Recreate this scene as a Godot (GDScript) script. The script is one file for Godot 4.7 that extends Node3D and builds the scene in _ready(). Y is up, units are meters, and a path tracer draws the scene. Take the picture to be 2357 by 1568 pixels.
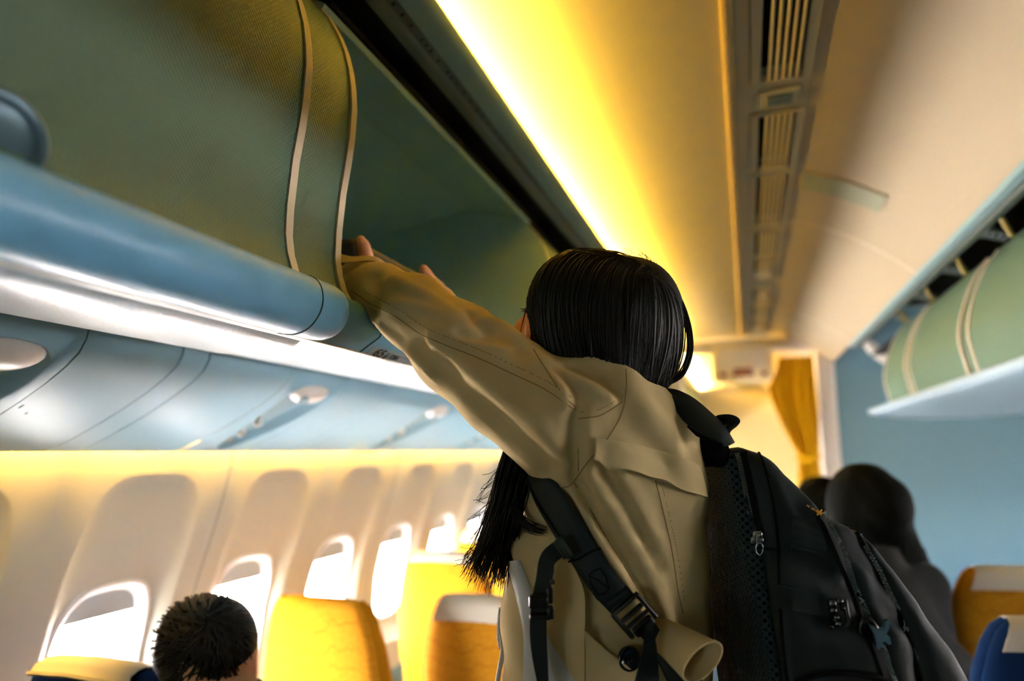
extends Node3D
# Aircraft cabin: a passenger in a khaki coat reaches into an open overhead bin.
# Lengths in metres; the aisle runs along -z; EYE is the height of the camera.

const EYE := 1.45
const FOC := 1571.0      # focal length in pixels of a 2357 x 1568 picture
const CX := 1178.5
const CY := 784.0
const PITCH := 0.161534  # camera turned up
const YAW := 0.327916    # and to the left of the aisle

var cam_f: Vector3
var cam_r: Vector3
var cam_u: Vector3
var names := {}
var M := {}

func _ready() -> void:
	setup_view()
	make_materials()
	build_shell()
	build_left_bins()
	build_service_panels()
	build_sidewall()
	build_ceiling()
	build_right_side()
	build_bulkhead()
	build_seats()
	build_people()

# ------------------------------------------------------------------ view, light
func setup_view() -> void:
	cam_f = Vector3(-sin(YAW) * cos(PITCH), sin(PITCH), -cos(YAW) * cos(PITCH))
	cam_r = Vector3(cos(YAW), 0, -sin(YAW))
	cam_u = cam_r.cross(cam_f)
	var cam := Camera3D.new()
	cam.name = "camera"
	cam.near = 0.02
	cam.far = 200.0
	var att := CameraAttributesPhysical.new()
	att.frustum_focal_length = 24.046
	att.frustum_focus_distance = 1.0
	att.exposure_aperture = 1.55
	att.frustum_near = 0.02
	att.frustum_far = 200.0
	cam.attributes = att
	cam.fov = rad_to_deg(2.0 * atan(CY / FOC))
	cam.basis = Basis(cam_r, cam_u, -cam_f)
	cam.position = Vector3(0, EYE, 0)
	add_child(cam)
	cam.current = true
	var env := Environment.new()
	env.background_mode = Environment.BG_SKY
	var sky := Sky.new()
	var sm := ProceduralSkyMaterial.new()
	sm.sky_top_color = Color(0.88, 0.92, 1.0)
	sm.sky_horizon_color = Color(1.0, 0.97, 0.95)
	sm.ground_bottom_color = Color(0.86, 0.82, 0.80)
	sm.ground_horizon_color = Color(0.98, 0.94, 0.91)
	sm.sky_energy_multiplier = SKY_ENERGY
	sm.ground_energy_multiplier = SKY_ENERGY
	sky.sky_material = sm
	env.sky = sky
	env.tonemap_mode = Environment.TONE_MAPPER_LINEAR
	env.tonemap_exposure = EXPOSURE
	env.sdfgi_enabled = true
	env.ssao_enabled = true
	env.ssil_enabled = true
	var we := WorldEnvironment.new()
	we.name = "world_environment"
	we.environment = env
	add_child(we)

const SKY_ENERGY := 9.0
const EXPOSURE := 1.25
const WARM := Color(1.0, 0.79, 0.29)
const AMBER := Color(1.0, 0.76, 0.34)

func lamp_strip(called: String, label: String, at: Vector3, length: float, width: float, facing: Vector3, col: Color, energy: float, glow: float) -> void:
	# a luminous tube strip along z: a glowing mesh and an area light of its size in front of it
	var t := thing(called, label, "lamp", at)
	t.set_meta("group", called.replace("_", " ") + " strips")
	var b := MB.new()
	b.box(Vector3.ZERO, Vector3(width, 0.008, length))
	var holder := part(t, "diffuser", b, glow_mat(col, glow))
	holder.basis = Basis(Vector3(0, 0, 1).cross(facing).normalized() * -1.0, facing, Vector3(0, 0, 1)).orthonormalized()
	var b2 := MB.new()
	b2.box(Vector3(0, -0.012, 0), Vector3(width + 0.006, 0.014, length))
	var h2 := part(t, "housing", b2, M.trim)
	h2.basis = holder.basis
	var l := AreaLight3D.new()
	l.name = called + "_area"
	l.area_size = Vector2(length, width)
	l.area_normalize_energy = true
	l.light_color = col
	l.light_energy = energy
	l.area_range = 12.0
	l.area_attenuation = 2.0
	l.shadow_enabled = true
	# area light shines along its -z
	var zb := -facing.normalized()
	l.basis = Basis(Vector3(0, 0, 1), zb.cross(Vector3(0, 0, 1)).normalized(), zb)
	l.position = facing * 0.006
	t.add_child(l, true)

func glow_mat(col: Color, e: float) -> StandardMaterial3D:
	var m := StandardMaterial3D.new()
	m.albedo_color = col
	m.emission_enabled = true
	m.emission = col
	m.emission_energy_multiplier = e
	return m

# ------------------------------------------------------------------ geometry helpers
func px(x: float, y: float, k: float) -> Vector3:
	return (cam_f + cam_r * ((x - CX) / FOC) - cam_u * ((y - CY) / FOC)) * k + Vector3(0, EYE, 0)

func ray(x: float, y: float) -> Vector3:
	return (cam_f + cam_r * ((x - CX) / FOC) - cam_u * ((y - CY) / FOC)).normalized()

func on_z(x: float, y: float, z: float) -> Vector3:
	var d := ray(x, y)
	return d * (z / d.z) + Vector3(0, EYE, 0)

func on_y(x: float, y: float, yy: float) -> Vector3:
	var d := ray(x, y)
	return d * ((yy - EYE) / d.y) + Vector3(0, EYE, 0)

func on_x(x: float, y: float, xx: float) -> Vector3:
	var d := ray(x, y)
	return d * (xx / d.x) + Vector3(0, EYE, 0)

class MB:
	var v := PackedVector3Array()
	var n := PackedVector3Array()
	var uv := PackedVector2Array()
	var ix := PackedInt32Array()

	func quad_idx(a: int, b: int, c: int, d: int) -> void:
		ix.append_array([a, c, b, a, d, c])

	func poly(pts: Array) -> void:
		# flat convex polygon, counter-clockwise seen from its front
		var o := v.size()
		var nn := Vector3.ZERO
		for i in range(1, pts.size() - 1):
			nn += (pts[i] - pts[0]).cross(pts[i + 1] - pts[0])
		nn = nn.normalized()
		for p in pts:
			v.append(p)
			n.append(nn)
			uv.append(Vector2(p.x + p.z, p.y))
		for i in range(1, pts.size() - 1):
			ix.append_array([o, o + i + 1, o + i])

	func box(c: Vector3, s: Vector3) -> void:
		var h := s * 0.5
		var p := []
		for i in 8:
			p.append(c + Vector3(h.x if i & 1 else -h.x, h.y if i & 2 else -h.y, h.z if i & 4 else -h.z))
		for f in [[0, 2, 3, 1], [4, 5, 7, 6], [0, 1, 5, 4], [2, 6, 7, 3], [0, 4, 6, 2], [1, 3, 7, 5]]:
			poly([p[f[0]], p[f[1]], p[f[2]], p[f[3]]])

	func rbox(c: Vector3, s: Vector3, r: float, seg := 3) -> void:
		# rounded box
		var h := s * 0.5 - Vector3.ONE * r
		var rows := []
		var lat := 2 * seg + 2
		for i in lat:
			var a := -PI / 2 + PI * float(i if i <= seg else i - 1) / float(2 * seg)
			var sy := -1.0 if i <= seg else 1.0
			var row := PackedVector3Array()
			for q in 4:
				for j in seg + 1:
					var b := (float(q) + float(j) / seg) * PI / 2
					var sx := 1.0 if q == 0 or q == 3 else -1.0
					var sz := 1.0 if q < 2 else -1.0
					row.append(c + Vector3(sx * h.x + r * cos(a) * cos(b), sy * h.y + r * sin(a), sz * h.z + r * cos(a) * sin(b)))
			rows.append(row)
		grid(rows, true)
		poly_fan(rows[0], true)
		poly_fan(rows[lat - 1], false)

	func poly_fan(row: PackedVector3Array, flip: bool) -> void:
		var a := []
		for p in row:
			if a.is_empty() or p.distance_squared_to(a[-1]) > 1e-12:
				a.append(p)
		if flip:
			a.reverse()
		if a.size() > 2:
			a.reverse()
			poly(a)

	func grid(rows: Array, closed := false, flip := false) -> void:
		var nr := rows.size()
		var nc: int = rows[0].size()
		var o := v.size()
		var nn := PackedVector3Array()
		nn.resize(nr * nc)
		for i in nr:
			var row: PackedVector3Array = rows[i]
			for j in nc:
				v.append(row[j])
				uv.append(Vector2(float(j) / maxi(nc - 1, 1), float(i) / maxi(nr - 1, 1)))
		var last := nc if closed else nc - 1
		for i in nr - 1:
			for j in last:
				var a := i * nc + j
				var b := i * nc + (j + 1) % nc
				var c := (i + 1) * nc + (j + 1) % nc
				var d := (i + 1) * nc + j
				var fn := (v[o + c] - v[o + a]).cross(v[o + d] - v[o + b])
				if flip:
					fn = -fn
					quad_idx(o + a, o + d, o + c, o + b)
				else:
					quad_idx(o + a, o + b, o + c, o + d)
				nn[a] += fn
				nn[b] += fn
				nn[c] += fn
				nn[d] += fn
		if closed:
			pass
		for x in nn:
			n.append(x.normalized() if x.length_squared() > 1e-20 else Vector3.UP)

	func weld_rows(o: int) -> void:
		pass

	func tube(pts: Array, rads: Array, sides := 8, flat := 1.0, up := Vector3.UP) -> void:
		# swept round (or flattened) section through the points, ends capped
		var rows := []
		var m := pts.size()
		var side := Vector3.ZERO
		for i in m:
			var t: Vector3 = (pts[mini(i + 1, m - 1)] - pts[maxi(i - 1, 0)])
			if t.length_squared() < 1e-14:
				t = Vector3.RIGHT
			t = t.normalized()
			if i == 0:
				side = t.cross(up)
				if side.length_squared() < 1e-4:
					side = t.cross(Vector3(0.3, 0.2, 1))
			side = (side - t * side.dot(t)).normalized()
			var o := t.cross(side)
			var row := PackedVector3Array()
			var r: float = rads[i] if i < rads.size() else rads[-1]
			for j in sides:
				var a := TAU * j / sides
				row.append(pts[i] + side * (cos(a) * r) + o * (sin(a) * r * flat))
			rows.append(row)
		grid(rows, true)
		poly_fan(rows[0], true)
		poly_fan(rows[m - 1], false)

	func lathe(prof: Array, seg := 24, base := Transform3D()) -> void:
		# profile of (radius, height) turned about y
		var rows := []
		for q in prof:
			var row := PackedVector3Array()
			for j in seg:
				var a := -TAU * j / seg
				row.append(base * Vector3(cos(a) * q.x, q.y, sin(a) * q.x))
			rows.append(row)
		grid(rows, true)

	func extrude(poly2: Array, z0: float, z1: float, closed := true, caps := true, crease := 0.75) -> void:
		# profile in x, y carried along z; corners sharper than the crease stay sharp
		var m := poly2.size()
		var area := 0.0
		for i in m:
			var a: Vector2 = poly2[i]
			var b: Vector2 = poly2[(i + 1) % m]
			area += a.x * b.y - b.x * a.y
		var sgn := 1.0 if area > 0 else -1.0
		var edges := m if closed else m - 1
		var en := []
		for i in edges:
			var e: Vector2 = (poly2[(i + 1) % m] - poly2[i]).normalized()
			en.append(Vector2(e.y, -e.x) * sgn)
		for i in edges:
			var a: Vector2 = poly2[i]
			var b: Vector2 = poly2[(i + 1) % m]
			var na: Vector2 = en[i]
			var nb: Vector2 = en[i]
			if closed or i > 0:
				var pe: Vector2 = en[(i - 1 + edges) % edges]
				if pe.dot(en[i]) > crease:
					na = (pe + en[i]).normalized()
			if closed or i < edges - 1:
				var ne: Vector2 = en[(i + 1) % edges]
				if ne.dot(en[i]) > crease:
					nb = (ne + en[i]).normalized()
			var o := v.size()
			for q in [[a, na, z0], [b, nb, z0], [b, nb, z1], [a, na, z1]]:
				v.append(Vector3(q[0].x, q[0].y, q[2]))
				n.append(Vector3(q[1].x, q[1].y, 0))
				uv.append(Vector2(q[2], q[0].y))
			if ((v[o + 1] - v[o]).cross(v[o + 2] - v[o])).dot(n[o]) > 0:
				quad_idx(o, o + 1, o + 2, o + 3)
			else:
				quad_idx(o, o + 3, o + 2, o + 1)
		if caps and closed:
			var pts := PackedVector2Array(poly2)
			var tri := Geometry2D.triangulate_polygon(pts)
			for zz in [z0, z1]:
				var nn := Vector3(0, 0, 1.0 if zz == maxf(z0, z1) else -1.0)
				var o := v.size()
				for p in pts:
					v.append(Vector3(p.x, p.y, zz))
					n.append(nn)
					uv.append(p)
				for i in range(0, tri.size(), 3):
					var a := o + tri[i]
					var b := o + tri[i + 1]
					var c := o + tri[i + 2]
					if (v[b] - v[a]).cross(v[c] - v[a]).dot(nn) > 0:
						ix.append_array([a, c, b])
					else:
						ix.append_array([a, b, c])

	func sheet(prof: Array, thick: float, z0: float, z1: float) -> void:
		# an open profile given a thickness (to the left of its direction) and carried along z
		extrude(thicken(prof, thick), z0, z1)

	static func thicken(prof: Array, thick: float) -> Array:
		var m := prof.size()
		var back := []
		for i in m:
			var t: Vector2 = (prof[mini(i + 1, m - 1)] - prof[maxi(i - 1, 0)]).normalized()
			back.append(prof[i] + Vector2(-t.y, t.x) * thick)
		back.reverse()
		return prof + back

	func slab(rows: Array, thick: float, flip := false) -> void:
		# a curved grid given a thickness against its normals, with closed rims
		var t := MB.new()
		t.grid(rows, false, flip)
		var nr := rows.size()
		var nc: int = rows[0].size()
		var back := []
		for i in nr:
			var r := PackedVector3Array()
			for j in nc:
				r.append(t.v[i * nc + j] - t.n[i * nc + j] * thick)
			back.append(r)
		grid(rows, false, flip)
		grid(back, false, not flip)
		var e1 := [rows[0], back[0]]
		var e2 := [back[nr - 1], rows[nr - 1]]
		grid(e1, false, not flip)
		grid(e2, false, not flip)
		var l1 := PackedVector3Array()
		var l2 := PackedVector3Array()
		var r1 := PackedVector3Array()
		var r2 := PackedVector3Array()
		for i in nr:
			l1.append(rows[i][0])
			l2.append(back[i][0])
			r1.append(rows[i][nc - 1])
			r2.append(back[i][nc - 1])
		grid([l1, l2], false, flip)
		grid([r2, r1], false, flip)

	func add(o: MB, t := Transform3D()) -> void:
		var s := v.size()
		for i in o.v.size():
			v.append(t * o.v[i])
			n.append((t.basis * o.n[i]).normalized())
			uv.append(o.uv[i])
		for i in o.ix:
			ix.append(i + s)

	func mesh() -> ArrayMesh:
		var a := []
		a.resize(Mesh.ARRAY_MAX)
		a[Mesh.ARRAY_VERTEX] = v
		a[Mesh.ARRAY_NORMAL] = n
		a[Mesh.ARRAY_TEX_UV] = uv
		a[Mesh.ARRAY_INDEX] = ix
		var m := ArrayMesh.new()
		m.add_surface_from_arrays(Mesh.PRIMITIVE_TRIANGLES, a)
		return m

func numbered(called: String) -> String:
	if not names.has(called):
		names[called] = 0
		return called
	names[called] += 1
	return "%s_%03d" % [called, names[called]]

func thing(called: String, label: String, category: String, at := Vector3.ZERO, group := "") -> Node3D:
	var o := Node3D.new()
	o.name = numbered(called)
	add_child(o)
	o.position = at
	o.set_meta("label", label)
	o.set_meta("category", category)
	if group != "":
		o.set_meta("group", group)
	return o

func part(parent: Node3D, called: String, b: MB, m: Material, label := "") -> MeshInstance3D:
	# b is in the parent's own axes
	var o := MeshInstance3D.new()
	o.name = called
	o.mesh = b.mesh()
	o.material_override = null
	o.set_surface_override_material(0, m)
	if label != "":
		o.set_meta("label", label)
	parent.add_child(o, true)
	return o

func wpart(parent: Node3D, called: String, b: MB, m: Material, label := "") -> MeshInstance3D:
	# b is in world axes; parent is unrotated and placed in the world
	var p := parent
	var at := Vector3.ZERO
	while p != self and p != null:
		at += p.position
		p = p.get_parent() as Node3D
	for i in b.v.size():
		b.v[i] -= at
	return part(parent, called, b, m, label)

func structure(called: String, b: MB, m: Material) -> MeshInstance3D:
	var o := part(self, called, b, m)
	o.set_meta("kind", "structure")
	return o

func v2(a: Array, dy := EYE) -> Array:
	var r := []
	for q in a:
		r.append(Vector2(q[0], q[1] + dy))
	return r

func smooth2(pts: Array, per := 4) -> Array:
	# Catmull-Rom through 2D or 3D points
	var r := []
	var m := pts.size()
	for i in m - 1:
		var p0 = pts[maxi(i - 1, 0)]
		var p1 = pts[i]
		var p2 = pts[i + 1]
		var p3 = pts[mini(i + 2, m - 1)]
		for j in per:
			var t := float(j) / per
			r.append(((p1 * 2.0) + (p2 - p0) * t + (p0 * 2.0 - p1 * 5.0 + p2 * 4.0 - p3) * t * t + (p1 * 3.0 - p0 - p2 * 3.0 + p3) * t * t * t) * 0.5)
	r.append(pts[m - 1])
	return r

# ------------------------------------------------------------------ materials
func mat(called: String, col: Color, rough := 0.6, spec := 0.5, metal := 0.0) -> StandardMaterial3D:
	var m := StandardMaterial3D.new()
	m.resource_name = called
	m.albedo_color = col
	m.roughness = rough
	m.metallic_specular = spec
	m.metallic = metal
	M[called] = m
	return m

func noise_tex(freq: float, a: Color, b: Color, sz := 512, fractal := 4, sd := 1) -> NoiseTexture2D:
	var f := FastNoiseLite.new()
	f.seed = sd
	f.frequency = freq
	f.fractal_octaves = fractal
	var t := NoiseTexture2D.new()
	t.width = sz
	t.height = sz
	t.seamless = true
	t.noise = f
	var g := Gradient.new()
	g.set_color(0, a)
	g.set_color(1, b)
	t.color_ramp = g
	return t

func tri(m: StandardMaterial3D, scale: float) -> StandardMaterial3D:
	m.uv1_triplanar = true
	m.uv1_world_triplanar = true
	m.uv1_scale = Vector3.ONE * scale
	return m

func cell_height(kind: String, sz := 64) -> ImageTexture:
	var im := Image.create(sz, sz, false, Image.FORMAT_RGB8)
	for y in sz:
		for x in sz:
			var h := 0.5
			var u := float(x) / sz
			var w := float(y) / sz
			if kind == "pebble":
				# two staggered rows of round grains
				var best := 9.0
				for c in [Vector2(0, 0), Vector2(1, 0), Vector2(0, 1), Vector2(1, 1), Vector2(0.5, 0.5)]:
					best = minf(best, Vector2(u, w).distance_to(c))
				h = sqrt(maxf(0.0, 1.0 - pow(best / 0.42, 2.0)))
			elif kind == "weave":
				h = 0.5 + 0.25 * sin(TAU * u * 2.0) * (1.0 if sin(TAU * w * 2.0) > 0.0 else 0.4) + 0.25 * sin(TAU * w * 2.0)
			elif kind == "twill":
				h = 0.5 + 0.5 * sin(TAU * (u * 2.0 + w * 2.0))
			elif kind == "mesh":
				var best := 9.0
				for c in [Vector2(0, 0), Vector2(1, 0), Vector2(0, 1), Vector2(1, 1), Vector2(0.5, 0.5)]:
					best = minf(best, Vector2(u, w).distance_to(c))
				h = clampf((best - 0.16) / 0.1, 0.0, 1.0)
			elif kind == "rib":
				h = 0.5 + 0.5 * cos(TAU * w * 4.0)
			im.set_pixel(x, y, Color(h, h, h))
	return ImageTexture.create_from_image(im)

func relief(m: StandardMaterial3D, t: Texture2D, cm: float) -> void:
	m.heightmap_enabled = true
	m.heightmap_texture = t
	m.heightmap_scale = cm

func make_materials() -> void:
	var d := mat("bin_door", Color(0.33, 0.45, 0.38), 0.5, 0.4)
	relief(d, cell_height("pebble"), 0.09)
	tri(d, 130.0)
	mat("trim", Color(0.88, 0.83, 0.74), 0.45)
	var bl := mat("bin_lip", Color(0.44, 0.70, 0.86), 0.36, 0.5)
	relief(bl, noise_tex(0.05, Color.BLACK, Color.WHITE, 256, 2), 0.02)
	tri(bl, 9.0)
	var bb := mat("bin_belly", Color(0.64, 0.75, 0.82), 0.36, 0.6)
	relief(bb, noise_tex(0.06, Color.BLACK, Color.WHITE, 256, 2, 4), 0.05)
	tri(bb, 9.0)
	mat("seam", Color(0.16, 0.24, 0.26), 0.8)
	mat("bin_inside", Color(0.62, 0.77, 0.80), 0.7)
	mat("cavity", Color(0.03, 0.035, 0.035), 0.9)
	mat("rail_metal", Color(0.28, 0.34, 0.32), 0.45)
	mat("gutter", Color(0.55, 0.68, 0.70), 0.35)
	mat("steel", Color(0.55, 0.60, 0.62), 0.3, 0.5, 0.7)
	mat("dark_metal", Color(0.08, 0.10, 0.11), 0.4)
	var ps := mat("service", Color(0.58, 0.76, 0.85), 0.42, 0.5)
	tri(ps, 1.0)
	mat("service_pale", Color(0.96, 0.95, 0.93), 0.35)
	mat("service_tray", Color(0.50, 0.64, 0.70), 0.5)
	mat("nozzle", Color(0.86, 0.88, 0.86), 0.4)
	var w := mat("sidewall", Color(0.76, 0.76, 0.70), 0.6, 0.35)
	tri(w, 1.0)
	mat("reveal", Color(0.88, 0.85, 0.78), 0.6, 0.3)
	mat("window_rim", Color(0.93, 0.93, 0.92), 0.4)
	mat("shade", Color(0.66, 0.70, 0.70), 0.6)
	var gl := mat("pane", Color(1, 1, 1, 0.06), 0.02, 0.5)
	gl.transparency = BaseMaterial3D.TRANSPARENCY_ALPHA
	var c := mat("ceiling", Color(0.88, 0.84, 0.73), 0.55, 0.35)
	tri(c, 1.0)
	mat("vault", Color(0.76, 0.70, 0.58), 0.5, 0.4)
	mat("vault_panel", Color(0.66, 0.68, 0.58), 0.6)
	mat("slat", Color(0.92, 0.86, 0.72), 0.4)
	mat("bulkhead", Color(0.42, 0.56, 0.62), 0.7, 0.3)
	mat("frame_white", Color(0.88, 0.86, 0.82), 0.5)
	var cu := mat("curtain", Color(0.90, 0.68, 0.06), 0.8, 0.2)
	cu.backlight_enabled = true
	cu.backlight = Color(0.5, 0.36, 0.03)
	mat("sign_face", Color(0.93, 0.88, 0.72), 0.5)
	mat("sign_red", Color(0.42, 0.10, 0.05), 0.6)
	var fl := mat("carpet", Color(0.20, 0.25, 0.28), 0.95, 0.1)
	relief(fl, noise_tex(0.3, Color.BLACK, Color.WHITE, 256), 0.2)
	tri(fl, 6.0)
	mat("latch", Color(0.30, 0.42, 0.48), 0.35, 0.5, 0.3)
	mat("hole", Color(0.05, 0.03, 0.03), 0.8)
	mat("placard", Color(0.60, 0.72, 0.80), 0.5)
	mat("blue_mark", Color(0.10, 0.42, 0.60), 0.6)
	mat("joint", Color(0.55, 0.52, 0.44), 0.8)
	mat("bar", Color(0.93, 0.80, 0.52), 0.4)
	mat("sensor_face", Color(0.40, 0.46, 0.42), 0.4)
	mat("brass", Color(0.62, 0.55, 0.28), 0.4)
	mat("rear_wall", Color(0.62, 0.66, 0.64), 0.7)
	var sy := mat("seat_yellow", Color.WHITE, 0.9, 0.2)
	sy.albedo_texture = seat_cloth()
	relief(sy, cell_height("weave"), 0.02)
	tri(sy, 2.6)
	mat("seat_edge", Color(0.72, 0.47, 0.06), 0.9, 0.2)
	var sb := mat("seat_blue", Color(0.05, 0.15, 0.30), 0.9, 0.2)
	tri(sb, 2.0)
	mat("seat_cover", Color(0.90, 0.88, 0.82), 0.85, 0.2)
	mat("seat_shell", Color(0.60, 0.62, 0.60), 0.5)
	mat("seat_frame", Color(0.35, 0.37, 0.38), 0.4, 0.5, 0.5)
	# the passenger
	var co := mat("coat", Color(0.86, 0.77, 0.57), 0.9, 0.12)
	relief(co, cell_height("twill"), 0.008)
	tri(co, 260.0)
	mat("coat_thread", Color(0.52, 0.43, 0.27), 0.9, 0.1)
	mat("coat_edge", Color(0.86, 0.77, 0.57), 0.9, 0.12)
	mat("shirt", Color(0.90, 0.91, 0.92), 0.8, 0.2)
	var sk := mat("skin", Color(0.86, 0.66, 0.53), 0.5, 0.4)
	sk.subsurf_scatter_enabled = true
	sk.subsurf_scatter_strength = 0.15
	mat("nail", Color(0.90, 0.70, 0.62), 0.3)
	mat("eye_white", Color(0.88, 0.88, 0.88), 0.2)
	mat("eye_iris", Color(0.03, 0.02, 0.02), 0.15)
	mat("hair", Color(0.045, 0.055, 0.05), 0.5, 0.33)
	mat("hair_dull", Color(0.045, 0.055, 0.05), 0.7, 0.12)
	mat("trousers", Color(0.10, 0.12, 0.15), 0.85)
	mat("far_wall", Color(0.93, 0.84, 0.58), 0.7)
	mat("shoe", Color(0.06, 0.06, 0.07), 0.5)
	var bp := mat("pack_cloth", Color(0.04, 0.095, 0.11), 0.6, 0.35)
	relief(bp, cell_height("weave"), 0.006)
	tri(bp, 220.0)
	mat("pack_dark", Color(0.03, 0.045, 0.05), 0.8, 0.2)
	var pm := mat("pack_mesh", Color.WHITE, 0.85, 0.25)
	pm.albedo_texture = mesh_cloth()
	relief(pm, cell_height("mesh"), 0.12)
	tri(pm, 95.0)
	var wb := mat("webbing", Color(0.09, 0.13, 0.14), 0.7, 0.3)
	relief(wb, cell_height("rib"), 0.05)
	mat("plastic", Color(0.06, 0.075, 0.08), 0.3, 0.5)
	mat("zip_teeth", Color(0.45, 0.52, 0.52), 0.35, 0.6)
	mat("silver", Color(0.62, 0.68, 0.70), 0.22, 0.5, 0.9)
	mat("gold_thread", Color(0.85, 0.58, 0.05), 0.7)
	mat("case_dark", Color(0.02, 0.03, 0.03), 0.6)
	mat("cord", Color(0.92, 0.93, 0.94), 0.8)
	mat("dark_top", Color(0.035, 0.05, 0.06), 0.9)
	mat("man_top", Color(0.35, 0.38, 0.33), 0.9)
	mat("button", Color(0.05, 0.09, 0.12), 0.15, 0.6)
	mat("plastic_shiny", Color(0.10, 0.14, 0.16), 0.15, 0.7)
	mat("steel_blue", Color(0.42, 0.58, 0.66), 0.3, 0.5, 0.6)
	mat("print", Color(0.07, 0.10, 0.10), 0.7)

func seat_cloth() -> ImageTexture:
	# woven cloth with thin wandering rust-coloured lines
	var sz := 512
	var im := Image.create(sz, sz, false, Image.FORMAT_RGB8)
	var f := FastNoiseLite.new()
	f.seed = 7
	f.frequency = 0.02
	for y in sz:
		for x in sz:
			var g := f.get_noise_2d(x * 3.0, y * 3.0)
			var c := Color(0.80, 0.53, 0.10).lerp(Color(0.86, 0.62, 0.16), clampf(0.5 + g, 0, 1))
			var wob := sin(TAU * x / sz * 2.0) * 14.0 + sin(TAU * x / sz * 5.0 + 1.0) * 8.0 + sin(TAU * x / sz * 9.0) * 4.0
			var line := fposmod(y + wob + 30.0 * sin(TAU * y / sz), 64.0)
			if line < 3.0:
				c = c.lerp(Color(0.62, 0.32, 0.04), 0.7)
			im.set_pixel(x, y, c)
	return ImageTexture.create_from_image(im)

func mesh_cloth() -> ImageTexture:
	var sz := 64
	var im := Image.create(sz, sz, false, Image.FORMAT_RGB8)
	for y in sz:
		for x in sz:
			var best := 9.0
			for c in [Vector2(0, 0), Vector2(1, 0), Vector2(0, 1), Vector2(1, 1), Vector2(0.5, 0.5)]:
				best = minf(best, Vector2(float(x) / sz, float(y) / sz).distance_to(c))
			var h := clampf((best - 0.18) / 0.1, 0.0, 1.0)
			im.set_pixel(x, y, Color(0.005, 0.008, 0.01).lerp(Color(0.16, 0.22, 0.25), h))
	return ImageTexture.create_from_image(im)

# ------------------------------------------------------------------ cabin shell
const Z_REAR := 2.7
const Z_END := -11.5
const DOOR_PROF := [[-0.583, 0.232], [-0.597, 0.255], [-0.606, 0.28], [-0.611, 0.308], [-0.611, 0.35], [-0.606, 0.418], [-0.598, 0.47], [-0.593, 0.516], [-0.591, 0.566], [-0.594, 0.60], [-0.600, 0.635], [-0.611, 0.672], [-0.625, 0.705], [-0.645, 0.74], [-0.668, 0.768], [-0.691, 0.795], [-0.72, 0.82]]
const CEIL_L := [[-0.76, 0.925], [-0.70, 0.938], [-0.6, 0.946], [-0.45, 0.95], [-0.2, 0.955], [0.055, 0.958]]
const CEIL_R := [[0.205, 0.958], [0.27, 0.942], [0.352, 0.908], [0.43, 0.868], [0.506, 0.819], [0.58, 0.765], [0.643, 0.708], [0.668, 0.685]]

func group_node(called: String) -> Node3D:
	var o := Node3D.new()
	o.name = called
	o.set_meta("kind", "structure")
	add_child(o)
	return o

func build_shell() -> void:
	var b := MB.new()
	b.box(Vector3(1.0, -0.03, (Z_REAR + Z_END) / 2), Vector3(5.6, 0.06, Z_REAR - Z_END))
	structure("floor", b, M.carpet)
	b = MB.new()
	b.box(Vector3(1.0, 1.4, Z_REAR + 0.04), Vector3(5.6, 3.0, 0.08))
	structure("wall_rear", b, M.rear_wall)
	# far side wall with its own row of windows
	var wr := group_node("wall_right")
	var x := 3.72
	b = MB.new()
	b.box(Vector3(x, 0.46, (Z_REAR + Z_END) / 2), Vector3(0.08, 0.96, Z_REAR - Z_END))
	wpart(wr, "dado", b, M.rear_wall)
	b = MB.new()
	b.box(Vector3(x, 2.12, (Z_REAR + Z_END) / 2), Vector3(0.08, 1.64, Z_REAR - Z_END))
	wpart(wr, "upper_lining", b, M.rear_wall)
	var zz := Z_REAR
	while zz > Z_END:
		b = MB.new()
		b.box(Vector3(x, 1.12, zz - 0.14), Vector3(0.08, 0.36, 0.28))
		wpart(wr, "pillar", b, M.rear_wall)
		b = MB.new()
		b.box(Vector3(x, 1.12, zz - 0.405), Vector3(0.004, 0.36, 0.252))
		wpart(wr, "pane", b, M.pane)
		b = MB.new()
		var drawn := 0.36 if zz > -0.2 else 0.16   # unseen blinds added to cut fill light: shut behind, half drawn elsewhere
		b.box(Vector3(x - 0.02, 1.30 - drawn / 2, zz - 0.405), Vector3(0.006, drawn, 0.255))
		wpart(wr, "added_blind", b, M.shade)
		zz -= 0.533
	b = MB.new()
	b.box(Vector3(1.0, 1.4, Z_END - 0.04), Vector3(5.6, 3.0, 0.08))
	structure("wall_front", b, M.far_wall)

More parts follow.
